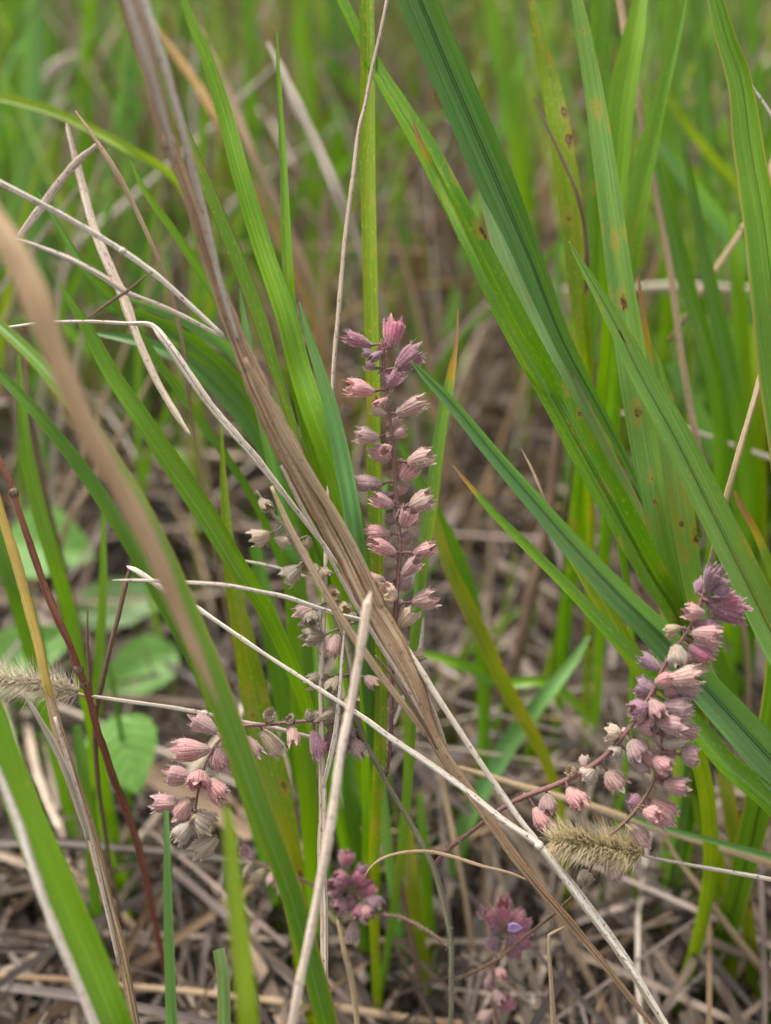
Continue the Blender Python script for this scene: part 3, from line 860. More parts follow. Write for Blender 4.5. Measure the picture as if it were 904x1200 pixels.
# blurred blades further back along the top
GB = 'blurred green blades along the top of the picture'
bg_blades = [
 ('leftmost soft green blade at the top left corner', 'fresh_green', [(14, -5, .80, 12), (18, 120, .82, 18), (30, 300, .85, 18), (45, 420, .9, 14)]),
 ('wide blue-green blurred blade second from the left corner at the top', 'blue_green', [(42, -5, .72, 20), (38, 110, .74, 24), (40, 230, .76, 22), (50, 380, .8, 18)]),
 ('blurred green blade crossing the pale dead leaf at the upper left', 'fresh_green', [(108, -5, .78, 12), (100, 90, .80, 16), (104, 200, .82, 16), (112, 330, .85, 12)]),
 ('blurred blade upright left of the bright smooth blade at the top', 'yellow_green', [(248, -5, .9, 10), (262, 100, .9, 14), (270, 220, .92, 14)]),
 ('soft green blade at the top between the slender blade and the bright smooth blade', 'deep_green', [(292, -5, .75, 14), (294, 90, .77, 17), (296, 190, .8, 14), (298, 300, .82, 12)]),
 ('blurred broad green blade at the top right of the slender blade', 'fresh_green', [(352, -5, .78, 18), (360, 100, .80, 24), (368, 210, .82, 20), (374, 330, .85, 14)]),
 ('blurred dark green blade at the top left of the flecked vertical blade', 'deep_green', [(392, -5, .85, 18), (396, 90, .86, 22), (398, 200, .9, 18)]),
 ('soft bright blade behind the dark broad blade at the top', 'fresh_green', [(572, -5, .68, 16), (586, 70, .69, 24), (602, 150, .70, 22), (612, 240, .72, 14)]),
 ('second soft bright blade behind the dark broad blade near the yellow-green one', 'fresh_green', [(598, -5, .80, 10), (608, 90, .81, 16), (620, 200, .82, 15), (626, 300, .84, 12)]),
 ('blurred green blade at the top right before the glossy blade', 'deep_green', [(812, -5, .66, 12), (822, 70, .67, 18), (826, 150, .68, 18), (832, 260, .7, 14)]),
 ('soft yellow-green blade slanting at the right above the pale stick', 'yellow_green', [(770, 95, .62, 6), (800, 140, .62, 9), (835, 185, .63, 10), (870, 225, .64, 9)]),
 ('blurred green blade in the top right corner beyond the glossy blade', 'fresh_green', [(880, -5, .72, 14), (886, 80, .73, 18), (892, 170, .74, 16)]),
 ('blurred wide blade behind the curved blade at the top right', 'fresh_green', [(790, -5, .62, 16), (784, 90, .63, 24), (780, 190, .64, 24), (786, 300, .66, 18)]),
 ('soft green blade standing behind the brown stem at the top right', 'fresh_green', [(846, 110, .70, 8), (850, 200, .70, 14), (858, 300, .71, 14)]),
]
for lb, mt, pts in bg_blades:
    B(lb, mt, pts, group=GB)
# ------------------------------------------------------------------ dry stems and straws
ST = straw
ST('thick blurred tan stem crossing the left side close to the camera', 'warm_straw',
   [(-22, 235, .268, 36), (28, 320, .27, 38), (68, 420, .273, 35), (108, 512, .278, 31), (150, 592, .285, 27), (190, 672, .292, 23), (222, 742, .30, 18), (242, 790, .305, 12), (256, 826, .31, 3)], flat=.6, groove=.25, bottom=False)
o = ST('long split dry stalk running diagonally from top left through the centre', 'stalk_straw',
   [(150, -6, .33, 30), (176, 80, .337, 30), (200, 165, .345, 28), (226, 240, .352, 24), (246, 305, .359, 22), (266, 362, .362, 25), (290, 425, .366, 31), (316, 485, .37, 37), (344, 542, .375, 40), (374, 598, .381, 38), (405, 652, .386, 36), (434, 708, .389, 37), (464, 765, .392, 37), (490, 815, .395, 31), (512, 868, .398, 22), (545, 920, .40, 16), (588, 980, .402, 16), (630, 1038, .404, 16), (672, 1088, .407, 15), (715, 1138, .41, 12), (760, 1195, .42, 9)],
   flat=.45, groove=.62, sides=16, nodes=[(201, 166, .345, 19)], name='dry_stalk')
# loose strands of the same stalk: they are pieces of it
def strand(parent, mat, pts, flat=.5, groove=.4, name='strand'):
    L = catmull(px_path(pts), 6)
    mb = MB(); tube(mb, L, flat, 8, groove, R() * 20)
    mb.v = [Vector(q) - parent.location for q in mb.v]
    mb.build(name, mat, parent=parent)
strand(o, 'grey_straw', [(142, -30, .322, 13), (165, 50, .326, 16), (184, 110, .332, 15), (198, 162, .339, 11), (206, 190, .344, 4)])
strand(o, 'white_straw', [(160, -30, .320, 13), (188, 60, .325, 15), (208, 130, .333, 15), (228, 205, .344, 12), (245, 275, .352, 10), (262, 345, .358, 8), (280, 400, .362, 6)])
strand(o, 'tan_straw', [(286, 420, .363, 9), (312, 465, .367, 13), (338, 515, .371, 14), (366, 562, .376, 14), (398, 612, .381, 13), (428, 668, .385, 11), (448, 712, .388, 8)])
strand(o, 'pink_straw', [(330, 545, .372, 5), (352, 590, .376, 6), (380, 640, .380, 6), (412, 700, .385, 7), (445, 755, .389, 7), (478, 808, .392, 6), (500, 850, .394, 4)])
strand(o, 'tan_straw', [(318, 570, .381, 5), (340, 618, .382, 9), (358, 652, .383, 11), (378, 688, .384, 12), (402, 728, .386, 12), (428, 765, .388, 12), (455, 802, .391, 10), (478, 832, .393, 9), (500, 862, .396, 7)])
strand(o, 'brown_stem', [(440, 768, .386, 3), (462, 795, .388, 5), (484, 828, .390, 6), (502, 858, .393, 5), (512, 878, .396, 3)])
strand(o, 'pink_straw', [(500, 812, .395, 4), (512, 842, .397, 6), (521, 872, .399, 6), (524, 895, .401, 3)])
ST('upper of two long white straws slanting from the left edge to the dry stalk', 'white_straw',
   [(-6, 212, .365, 9), (35, 233, .367, 9), (75, 254, .37, 8), (112, 275, .372, 8), (150, 299, .374, 8), (185, 325, .376, 8), (222, 357, .378, 7), (262, 393, .38, 6)], bottom=False, nodes=[(146, 296, .374, 8)])
ST('lower of two long white straws slanting under its twin towards the dry stalk', 'white_straw',
   [(15, 278, .378, 5), (48, 290, .379, 7), (85, 305, .38, 8), (120, 324, .381, 8), (150, 344, .382, 8), (180, 356, .383, 7), (212, 370, .384, 7), (264, 396, .386, 5)])
ST('thick white straw that bends at the left and passes under the dry stalk', 'white_straw',
   [(5, 385, .40, 4), (55, 378, .398, 5), (105, 376, .396, 5), (150, 379, .394, 6), (178, 382, .393, 8), (190, 396, .392, 11), (218, 434, .393, 13), (255, 482, .394, 12), (296, 534, .395, 11), (335, 582, .397, 8), (370, 626, .40, 7), (405, 668, .40, 7), (440, 712, .397, 9), (468, 748, .395, 8), (484, 772, .394, 8), (510, 812, .393, 8), (540, 856, .392, 8), (575, 910, .391, 8), (610, 962, .391, 9), (640, 1000, .391, 9), (690, 1062, .391, 9), (735, 1124, .391, 8), (775, 1190, .391, 7), (800, 1235, .391, 7)], sharp=False, bottom=False, flat=.7)
ST('long pale straw sharply bent at the left, crossing the centre to the bottom right', 'white_straw',
   [(153, 665, .402, 7), (160, 668, .40, 8), (190, 689, .399, 8), (225, 709, .398, 7), (262, 734, .397, 6), (300, 760, .396, 6), (345, 789, .395, 6), (385, 815, .394, 6), (424, 840, .393, 7), (460, 866, .392, 8), (500, 892, .391, 9), (545, 925, .39, 9), (590, 962, .389, 10), (632, 992, .388, 11), (668, 1040, .388, 10), (720, 1110, .389, 9), (765, 1178, .39, 9), (790, 1220, .39, 9)], flat=.7, bottom=False, nodes=[(632, 992, .388, 11)])
ST('brown upright stem under the sharp bend of the pale straw at the left', 'brown_stem',
   [(153, 666, .403, 6), (147, 690, .404, 7), (139, 722, .406, 7), (130, 755, .409, 7), (121, 795, .413, 7), (114, 828, .417, 7), (112, 870, .43, 7)], flat=.9, root=True)
ST('thin white straw lying level across the left behind the tan stem', 'white_straw',
   [(134, 680, .384, 3), (160, 680, .384, 5), (225, 683, .383, 6), (265, 686, .383, 6), (300, 692, .384, 6), (335, 699, .386, 6), (370, 711, .389, 6), (405, 722, .393, 6), (440, 730, .397, 5), (466, 738, .40, 4)], flat=.6)
ST('short thin pale straw behind the grey spike left of centre', 'white_straw', [(279, 656, .42, 4), (305, 661, .42, 5), (335, 668, .422, 5), (360, 676, .424, 4)])
ST('thin straight pink-white straw rising from the centre to the top edge', 'pink_straw',
   [(455, -6, .41, 5), (447, 35, .41, 5), (437, 80, .411, 5), (428, 125, .412, 5), (421, 150, .412, 6), (413, 215, .411, 6), (404, 290, .41, 6), (397, 360, .409, 7), (392, 430, .408, 7), (389, 500, .408, 7), (386, 570, .406, 6), (383, 640, .404, 6), (380, 700, .403, 7), (378, 760, .402, 8), (377, 830, .401, 8)], flat=.8, bottom=False)
ST('upright cream straw with a jagged foot standing at the bottom left of centre', 'pink_straw',
   [(376, 800, .40, 6), (377, 840, .40, 8), (377, 885, .40, 12), (378, 950, .40, 13), (378, 1020, .40, 13), (379, 1090, .40, 13), (379, 1150, .40, 12), (377, 1174, .402, 3)], flat=.5, groove=.5, bottom=False)
ST('very thin straw beside the cream straw under the grey spike', 'white_straw',
   [(404, 738, .395, 3), (401, 775, .395, 5), (399, 810, .395, 6), (394, 860, .396, 7), (386, 895, .398, 7), (378, 925, .40, 5)], flat=.7)
ST('pinkish broken straw in front of everything at the centre reaching the bottom edge', 'pink_straw',
   [(434, 701, .352, 9), (432, 712, .351, 13), (427, 745, .35, 13), (420, 785, .35, 12), (412, 830, .35, 12), (402, 875, .348, 13), (391, 945, .346, 14), (378, 1020, .345, 14), (364, 1095, .344, 14), (352, 1150, .343, 14), (342, 1206, .343, 13)], flat=.6, groove=.4)
ST('tattered white straw in the lower left corner', 'white_straw',
   [(-8, 885, .332, 10), (8, 930, .332, 12), (30, 990, .332, 14), (56, 1060, .332, 15), (84, 1132, .332, 15), (114, 1206, .332, 16)], flat=.5, groove=.6)
o = ST('yellow stem at the left edge ending in a tan papery sheath', 'yellow_stem',
   [(-8, 560, .385, 10), (4, 610, .385, 12), (20, 662, .385, 14), (32, 705, .385, 14), (44, 752, .385, 13), (54, 800, .385, 12), (60, 822, .386, 11)], flat=.8, bottom=False, name='yellow_grass_stem', cat='dry stem')
strand(o, 'stalk_straw', [(53, 795, .385, 12), (66, 845, .386, 18), (82, 900, .387, 20), (98, 950, .388, 20), (114, 1005, .389, 18), (128, 1060, .39, 17), (143, 1120, .391, 16), (160, 1206, .393, 15), (172, 1260, .396, 14)], .5, .6, 'sheath')
strand(o, 'pink_straw', [(64, 840, .384, 5), (84, 905, .385, 8), (104, 975, .386, 8), (122, 1050, .388, 7), (140, 1130, .39, 6)], .5, .5)
ST('pale bluish straw with a broken top left of the papery sheath', 'grey_straw',
   [(28, 812, .375, 4), (44, 838, .376, 7), (62, 868, .378, 9), (80, 905, .38, 10), (92, 940, .383, 9), (104, 985, .386, 7)], bottom=False)
ST('brown jointed stem coming down behind the spotted blades at the right', 'tan_straw',
   [(724, -6, .47, 10), (734, 48, .47, 11), (746, 100, .47, 11), (757, 175, .472, 10), (771, 240, .475, 9), (786, 322, .478, 9), (797, 400, .48, 9), (806, 460, .482, 9), (816, 515, .485, 10), (826, 560, .49, 9), (840, 610, .495, 8), (856, 670, .50, 7), (872, 740, .51, 7)], flat=.9, nodes=[(820, 545, .487, 13)], nodemat='brown_stem', root=True)
ST('brown dry stem slanting up to the right edge beside the pale stick', 'tan_straw',
   [(909, 182, .50, 7), (890, 232, .50, 7), (872, 266, .50, 7), (848, 304, .50, 8), (824, 342, .50, 8), (808, 368, .505, 7), (785, 400, .515, 6)], nodes=[(872, 266, .50, 9)])
ST('thin brown stem in front of the yellow-green spotted blade', 'brown_stem',
   [(626, 116, .44, 3), (645, 155, .44, 4), (663, 195, .44, 5), (676, 228, .44, 6), (684, 262, .442, 6), (688, 305, .445, 6), (686, 370, .455, 6), (682, 430, .47, 5)], root=True)
ST('fine pale stem tip at the upper right edge', 'white_straw', [(870, 84, .43, 3), (882, 102, .43, 4), (895, 120, .43, 4), (909, 142, .43, 4)])
ST('whitish level stick behind the blades at the upper right', 'grey_straw',
   [(640, 340, .64, 8), (700, 338, .64, 10), (770, 337, .64, 11), (830, 338, .64, 12), (888, 339, .64, 11)])
ST('tan straw slanting behind the broad blade at the right', 'tan_straw',
   [(900, 408, .42, 5), (892, 438, .42, 8), (877, 492, .42, 8), (862, 545, .42, 8), (848, 598, .422, 8), (838, 640, .424, 7), (828, 680, .43, 7), (815, 740, .44, 7)], root=True)
ST('thin pale stem crossing level behind the blades at the right', 'grey_straw',
   [(690, 482, .53, 5), (735, 486, .53, 6), (790, 498, .53, 7), (840, 515, .53, 6), (909, 538, .53, 7)])
ST('thin dead blade with a yellow middle left of the long dry stalk', 'tan_straw',
   [(90, 132, .395, 3), (110, 160, .395, 6), (130, 190, .396, 8), (147, 218, .398, 8), (163, 250, .40, 7), (180, 288, .402, 7), (194, 322, .405, 6), (205, 360, .41, 6), (214, 400, .415, 5), (222, 470, .43, 5)], flat=.4, root=True)
ST('pinkish flat dead blade under the white straws at the left', 'pink_straw',
   [(80, 152, .425, 9), (90, 195, .425, 11), (106, 252, .423, 12), (128, 306, .42, 13), (148, 350, .418, 14), (166, 402, .416, 11), (184, 446, .415, 10), (205, 482, .414, 9), (224, 511, .413, 4)], flat=.3)
ST('pinkish dead blade slanting the other way at the upper left', 'pink_straw',
   [(112, 172, .42, 9), (92, 190, .42, 11), (70, 215, .42, 12), (46, 248, .42, 12), (22, 280, .42, 9)], flat=.3)
ST('pale blurred flat straw leaning behind the slender upright blade', 'grey_straw',
   [(316, 56, .52, 8), (332, 88, .52, 13), (352, 128, .52, 15), (374, 175, .52, 15), (395, 222, .52, 15), (415, 272, .525, 14), (435, 325, .53, 13), (455, 385, .54, 12), (480, 460, .56, 11)], flat=.3, root=True)
ST('thin dark twig lying over the white straws at the left', 'brown_stem', [(171, 323, .372, 3), (155, 337, .372, 4), (132, 352, .373, 5), (104, 373, .374, 3)], flat=.9)
ST('blurred orange dead blade at the top behind the bright smooth blade', 'orange_straw',
   [(178, 28, .58, 8), (205, 62, .58, 11), (232, 102, .58, 12), (258, 148, .58, 12), (284, 200, .59, 12), (315, 255, .60, 11), (345, 320, .61, 11), (372, 395, .63, 10)], flat=.3, root=True)
ST('second blurred tan dead blade falling beside the orange one', 'tan_straw',
   [(238, 40, .62, 7), (266, 105, .62, 10), (295, 180, .62, 12), (328, 250, .63, 12), (362, 330, .64, 11), (385, 400, .66, 10)], flat=.3, root=True)
o = ST('reddish knotted stem curving down the left side', 'red_stem',
   [(-6, 530, .395, 7), (10, 562, .395, 8), (26, 612, .395, 8), (40, 652, .396, 9), (56, 695, .397, 10), (70, 728, .398, 10), (84, 760, .40, 9), (92, 785, .402, 10), (102, 812, .405, 9), (112, 850, .41, 9), (126, 892, .42, 9), (144, 938, .435, 10), (158, 978, .45, 9), (170, 1020, .465, 9), (180, 1075, .48, 9), (190, 1120, .49, 8)],
   flat=.9, groove=.2, nodes=[(17, 577, .395, 11), (90, 782, .402, 12), (98, 800, .404, 11)], nodemat='brown_stem', root=True, name='weed_stem', cat='weed stem', rough=.3)
ST('thin dry twig with a split tip beside the red stem joint', 'brown_stem', [(103, 716, .41, 3), (102, 740, .41, 4), (104, 780, .412, 5), (108, 830, .415, 6)], flat=.9)
ST('pale level stem from the left foxtail to the lower flower cluster', 'grey_straw',
   [(112, 817, .405, 6), (150, 823, .405, 6), (195, 829, .406, 6), (240, 838, .407, 7), (280, 847, .41, 7), (320, 853, .413, 7), (366, 864, .417, 6), (400, 875, .42, 5)], nodes=[(238, 838, .407, 9)])
ST('tan stem lying level behind the foxtail towards the right edge', 'tan_straw',
   [(540, 900, .46, 7), (580, 910, .46, 9), (630, 925, .46, 10), (690, 943, .46, 11), (740, 960, .46, 11), (790, 975, .46, 11), (850, 996, .46, 11), (909, 1016, .46, 11)])
B('thin grey-green blade lying over the tan stem at the right edge', 'blue_green',
  [(735, 955, .43, 3), (765, 966, .43, 5), (800, 976, .43, 6), (850, 989, .43, 7), (909, 1005, .43, 8)], root=False)
o = ST('curled hair-thin straw hooking over the grey plant stem', 'tan_straw',
   [(428, 1026, .40, 2), (437, 1014, .40, 3), (452, 1004, .40, 4), (475, 998, .40, 4), (502, 997, .40, 4), (530, 1003, .40, 5), (567, 1015, .40, 4), (595, 1022, .401, 4), (618, 1031, .403, 3)])
ST('broken upright straw with a white frayed bend at the bottom right', 'tan_straw',
   [(661, 1086, .41, 2), (652, 1091, .41, 4), (643, 1096, .41, 5), (643, 1115, .41, 5), (646, 1150, .412, 6), (649, 1206, .415, 7)], sharp=True)
ST('brown stem slanting down to the lower right corner', 'tan_straw',
   [(776, 968, .50, 5), (790, 1000, .50, 6), (820, 1040, .50, 8), (850, 1080, .50, 9), (880, 1118, .505, 9), (909, 1155, .51, 9)])
ST('wide pale dead leaf lying blurred behind the foxtail', 'grey_straw',
   [(545, 1150, .60, 20), (600, 1125, .60, 34), (660, 1090, .60, 40), (720, 1050, .60, 42), (775, 1015, .61, 40), (820, 985, .62, 26)], flat=.25, groove=.5, name='dead_leaf', cat='dead leaf')
ST('long straw lying level along the bottom edge', 'tan_straw',
   [(-6, 1142, .50, 8), (70, 1148, .50, 8), (155, 1156, .50, 9), (240, 1164, .50, 9), (345, 1175, .50, 10), (400, 1182, .50, 11), (452, 1190, .50, 11), (560, 1200, .50, 10)], bottom=False)
ST('tan straw slanting at the bottom left of centre', 'tan_straw',
   [(85, 1022, .53, 9), (135, 1065, .53, 11), (190, 1118, .53, 10), (228, 1160, .53, 8), (262, 1200, .53, 7)])
ST('short pale straw standing in the bottom left corner', 'grey_straw',
   [(82, 1030, .54, 4), (70, 1060, .54, 8), (52, 1110, .54, 10), (36, 1160, .54, 10), (20, 1206, .54, 10)], bottom=False)
ST('brown stem leaning behind the purple cluster at the bottom', 'brown_stem',
   [(462, 985, .47, 6), (470, 1040, .475, 8), (478, 1090, .48, 9), (492, 1150, .49, 9)], root=True)
ST('dark tan dead stem upright left of the magenta flower', 'tan_straw',
   [(508, 860, .50, 6), (522, 930, .50, 8), (536, 1000, .50, 9), (548, 1070, .51, 9), (556, 1130, .52, 8)], root=True)
ST('pale short stalk standing under the purple cluster', 'tan_straw', [(397, 1082, .43, 6), (404, 1115, .43, 8), (412, 1150, .432, 8), (420, 1206, .435, 8)])
ST('brown dry stem behind the slim blade right of centre', 'brown_stem',
   [(688, 385, .56, 6), (660, 480, .56, 10), (648, 560, .565, 13), (636, 640, .57, 15), (622, 700, .575, 16), (608, 760, .58, 14), (598, 810, .59, 12)], root=True)
ST('thin brown tip standing against the litter right of centre', 'tan_straw', [(612, 528, .41, 2), (622, 548, .41, 4), (632, 572, .41, 5), (642, 596, .412, 5)])
ST('white slanting bit of straw below the seed capsule', 'white_straw', [(496, 728, .42, 5), (492, 760, .42, 7), (484, 792, .42, 6), (472, 822, .42, 5), (462, 850, .42, 4)])
ST('blurred dead blade low left under the pink cluster', 'pink_straw',
   [(140, 1010, .56, 8), (190, 950, .56, 13), (230, 900, .56, 14), (270, 850, .57, 12), (310, 800, .58, 9)], flat=.3)
ST('blurred brown twig upright at the left of the broad leaf', 'brown_stem',
   [(30, 420, .50, 7), (35, 480, .50, 8), (45, 540, .51, 9), (58, 600, .52, 9)], root=True)
ST('pale blurred dead leaf lying at the top left corner', 'grey_straw', [(50, 100, .80, 10), (62, 82, .80, 18), (80, 72, .80, 20), (96, 66, .80, 12)], flat=.3, name='dead_leaf', cat='dead leaf')

# ------------------------------------------------------------------ the flowering plant: calyces on hairy stems
def calyx_mesh(seed, name):
    rnd = random.Random(seed)
    n = 45
    prof = [(0, .14), (.04, .32), (.1, .47), (.2, .64), (.34, .82), (.48, .94), (.6, 1.0), (.70, .98), (.78, .92), (.85, .86), (.92, .84), (1.0, .86)]
    teeth = [rnd.uniform(.8, 1.15) for _ in range(5)]
    ph = rnd.uniform(0, 1)
    lean = rnd.uniform(-.12, .12); flare = rnd.uniform(-.05, .28)
    rows, met, unit = [], [], []
    for i, (z, r) in enumerate(prof):
        row, m_, u_ = [], [], []
        for j in range(n + 1):
            jj = j % n
            a = 2 * pi * jj / n
            q = (5 * jj / n + ph) % 1
            ti = int(5 * jj / n + ph) % 5
            tri = (1 - abs(2 * q - 1)) ** 1.15
            tl = teeth[ti]
            zz = z
            if z > .70:
                k = (z - .70) / .30
                zz = .66 + .04 * (1 - k) + .36 * k * (.02 + .98 * tri ** 1.3 * tl)
            rr = r * .5 * (1 + .045 * cos(15 * a + .6) * min(1, z * 4) + .20 * noise.noise(Vector((cos(a) * 1.6, sin(a) * 1.6, z * 3.5 + seed))))
            if z > .78: rr *= 1 + flare * (z - .78) / .22 * tri
            x = cos(a) * rr * 1.06; y = sin(a) * rr * .90
            x += lean * z * z
            row.append(Vector((x, y, zz))); m_.append((a * .0008, zz * .009)); u_.append((j / n, zz))
        rows.append(row); met.append(m_); unit.append(u_)
    mb = MB(); mb.quad_grid(rows, met, unit)
    return mb, rows
def calyx_hairs(rows, seed):
    rnd = random.Random(seed + 99)
    mb = MB()
    for k in range(150):
        i = rnd.randint(1, len(rows) - 2); j = rnd.randint(0, 44)
        p = rows[i][j]
        d = Vector((p.x, p.y, 0)).normalized() * rnd.uniform(.5, 1) + Vector((rnd.uniform(-.4, .4), rnd.uniform(-.4, .4), rnd.uniform(.1, .8)))
        d.normalize()
        L = rnd.uniform(.08, .20)
        s_ = d.cross(Vector((rnd.uniform(-1, 1), rnd.uniform(-1, 1), rnd.uniform(-1, 1)))).normalized() * .013
        mb.tri(p - s_, p + s_, p + d * L)
    return mb
CAL = []
for sdd in range(6):
    mbc, rws = calyx_mesh(sdd * 3 + 1, 'calyx')
    meshes = {}
    for mk in ('calyx_magenta', 'calyx_pink', 'calyx_tan', 'calyx_pale', 'calyx_dry', 'calyx_mauve'):
        me = mbc.mesh('calyx', mk); meshes[mk] = me
    hm = calyx_hairs(rws, sdd).mesh('hairs', 'hair', False)
    CAL.append((meshes, hm))
def spike(label, stem, cal, stem_mat='purple_stem', mul=None, cat='flower spike', name='flower_spike', tf=(1, 0, 0), D=None, branches=(), hairs=260, rooted=True, root_from=None):
    """stem: [(x,y,D,w)] in photo pixels; cal: [(bx,by,tx,ty,w,mat[,dD])] in tile pixels, tf=(scale,ox,oy)"""
    sc_, ox, oy = tf
    P = px_path(stem)
    if rooted: P = add_root(P)
    L = catmull(P, 7)
    org = L[-1][0].copy()
    root = bpy.data.objects.new(name, None); COL.objects.link(root)
    root.location = org; root.empty_display_size = .01
    tag(root, label, cat)
    mb = MB(); tube(mb, L, .95, 8, .25, R() * 9, rough=.15)
    mb.v = [Vector(q) - org for q in mb.v]
    mb.build('stem', stem_mat, parent=root)
    allL = list(L)
    for br in branches:
        LB = catmull(px_path(br), 6)
        m2 = MB(); tube(m2, LB, .95, 8, .25, R() * 9, rough=.15)
        m2.v = [Vector(q) - org for q in m2.v]
        m2.build('branch', 'brown_stem', parent=root)
        allL += LB
    # short hairs along the stems
    mh = MB()
    vis = [q for q in allL if q[0].z > .03 and (q[0] - CP).length < .6]
    for k in range(hairs):
        p, wd = random.choice(vis)
        d = Vector((U(-1, 1), U(-1, 1), U(-1, 1))).normalized()
        p2 = p + Vector((U(-1, 1), U(-1, 1), U(-1, 1))) * .001
        hairs_mb(mh, p2, d, U(.0007, .0017), .00011)
    mh.v = [Vector(q) - org for q in mh.v]
    h = mh.build('stem_hairs', 'hair', parent=root, smooth=False); h['kind'] = 'stuff'
    for c in cal:
        bx, by, tx, ty, wpx, mk = c[:6]
        dD = c[6] if len(c) > 6 else U(-.0035, .0035)
        bx, by, tx, ty, wpx = bx / sc_ + ox, by / sc_ + oy, tx / sc_ + ox, ty / sc_ + oy, wpx / sc_
        # nearest stem point on screen
        best = None
        for p, wd in allL:
            v = p - CP; Dp = v.dot(FWD)
            xx = v.x / Dp / S + 452; yy = 600 - v.dot(UP) / Dp / S
            dd = (xx - bx) ** 2 + (yy - by) ** 2
            if best is None or dd < best[0]: best = (dd, p, Dp)
        Ds = best[2] if D is None else D
        b = at(bx, by, Ds + dD * .4); t = at(tx, ty, Ds + dD * 1.6)
        ax = (t - b); Ln = ax.length
        q = ax.to_track_quat('Z', 'Y') @ Quaternion((0, 0, 1), U(0, 2 * pi))
        meshes, hm = random.choice(CAL)
        cx = bpy.data.objects.new('calyx', meshes[mk]); COL.objects.link(cx); cx.parent = root
        wm = wpx * S * Ds * U(.84, 1.1); t = b + (t - b) * U(1.0, 1.14); ax = t - b; Ln = ax.length
        ML = Matrix.LocRotScale(b - org, q, Vector((wm, wm, Ln))); cx.matrix_local = ML
        hh = bpy.data.objects.new('hairs', hm); COL.objects.link(hh); hh.parent = cx
        hh['kind'] = 'stuff'
        if best[0] < 60 ** 2 and (best[1] - b).length > .0006:
            ps = best[1]; mid = (ps + b) * .5 + Vector((0, 0, .0004))
            m3 = MB(); tube(m3, catmull([(ps, .0009), (mid, .0008), (b + ax * .06, .0011)], 3), 1, 6)
            inv = ML.inverted()
            m3.v = [inv @ (Vector(v) - org) for v in m3.v]
            m3.build('pedicel', stem_mat, parent=cx)
            if R() < .6:                     # a little pointed bract where the pedicel leaves the stem
                dv = (b - ps).normalized() * .6 + Vector((U(-.6, .6), U(-.5, .1), U(-.7, .5)))
                dv.normalize(); lb = U(.0022, .0045)
                m4 = MB(); ribbon(m4, [(ps + dv * lb * t + Vector((0, 0, -.0012 * t * t)), lb * .5 * max(.03, sin(pi * (.12 + .86 * t)))) for t in (0, .2, .4, .6, .8, 1)], .6, U(-50, 50), None, 5)
                m4.v = [Vector(v) - org for v in m4.v]
                m4.build('bract', mk if R() < .5 else 'calyx_dry', parent=root)
    return root

M_, P_, T_, L_, D_, V_ = 'calyx_magenta', 'calyx_pink', 'calyx_tan', 'calyx_pale', 'calyx_dry', 'calyx_mauve'
K1 = 3.477
def z1(*c): return (c[0] / K1 + 340, c[1] / K1 + 340, c[2] / K1 + 340, c[3] / K1 + 340, c[4] / K1) + tuple(c[5:])
def z2(*c): return (c[0] / K1 + 340, c[1] / K1 + 580, c[2] / K1 + 340, c[3] / K1 + 580, c[4] / K1) + tuple(c[5:])
spike('upright spike of magenta and pink calyces in sharp focus at the centre',
  [(448, 398, .40, 3), (449, 412, .40, 5), (452, 450, .40, 5), (458, 501, .40, 5), (463, 556, .40, 5.5), (467, 610, .40, 5.5), (469, 640, .40, 5.5), (465, 695, .40, 6), (462, 741, .40, 6), (460, 790, .401, 6), (459, 840, .403, 5.5), (456, 890, .410, 5), (452, 912, .4185, 5)],
  [z1(412, 240, 430, 108, 84, M_), z1(335, 228, 210, 178, 70, M_), z1(430, 325, 545, 235, 88, M_), z1(345, 262, 285, 250, 50, V_), z1(350, 320, 305, 300, 46, V_), z1(400, 395, 455, 335, 66, V_), z1(378, 250, 330, 285, 40, V_),
   z1(345, 415, 222, 392, 80, P_), z1(432, 505, 552, 450, 74, T_), z1(395, 510, 328, 482, 42, L_), z1(365, 602, 262, 588, 72, T_), z1(418, 595, 478, 568, 56, T_),
   z1(412, 695, 325, 640, 76, P_), z1(478, 705, 585, 665, 80, T_), z1(445, 775, 505, 705, 74, P_), z1(380, 792, 262, 782, 76, P_), z1(425, 880, 330, 828, 70, P_), z1(485, 885, 590, 838, 78, T_), z1(460, 965, 500, 888, 72, P_), z1(455, 700, 450, 690, 20, P_),
   z2(412, 160, 296, 160, 86, P_), z2(435, 238, 335, 195, 70, P_), z2(500, 238, 602, 212, 74, P_), z2(458, 328, 530, 262, 74, P_), z2(390, 350, 282, 345, 68, T_), z2(432, 425, 368, 372, 76, L_), z2(497, 440, 608, 412, 76, T_), z2(440, 538, 505, 455, 76, L_),
   z2(425, 50, 330, 5, 64, P_), z2(485, 655, 550, 656, 54, D_, .002), z2(470, 60, 500, 130, 60, P_),
   z1(400, 440, 345, 470, 40, P_), z1(385, 340, 430, 400, 50, V_), z1(395, 560, 440, 530, 44, T_), z1(410, 640, 372, 660, 50, P_, -.004), z1(425, 730, 470, 760, 54, P_, .004), z1(418, 830, 380, 860, 54, P_, .004), z1(435, 830, 470, 800, 50, T_, .004), z1(440, 920, 400, 940, 56, P_, .004),
   z2(448, 110, 395, 90, 50, P_, .004), z2(445, 190, 490, 165, 54, P_, .004), z2(440, 290, 395, 270, 54, L_, .004), z2(440, 380, 480, 350, 56, P_, .004), z2(436, 470, 395, 440, 56, L_, .004), z2(434, 500, 470, 540, 50, D_, .004)], hairs=520, rooted=False)

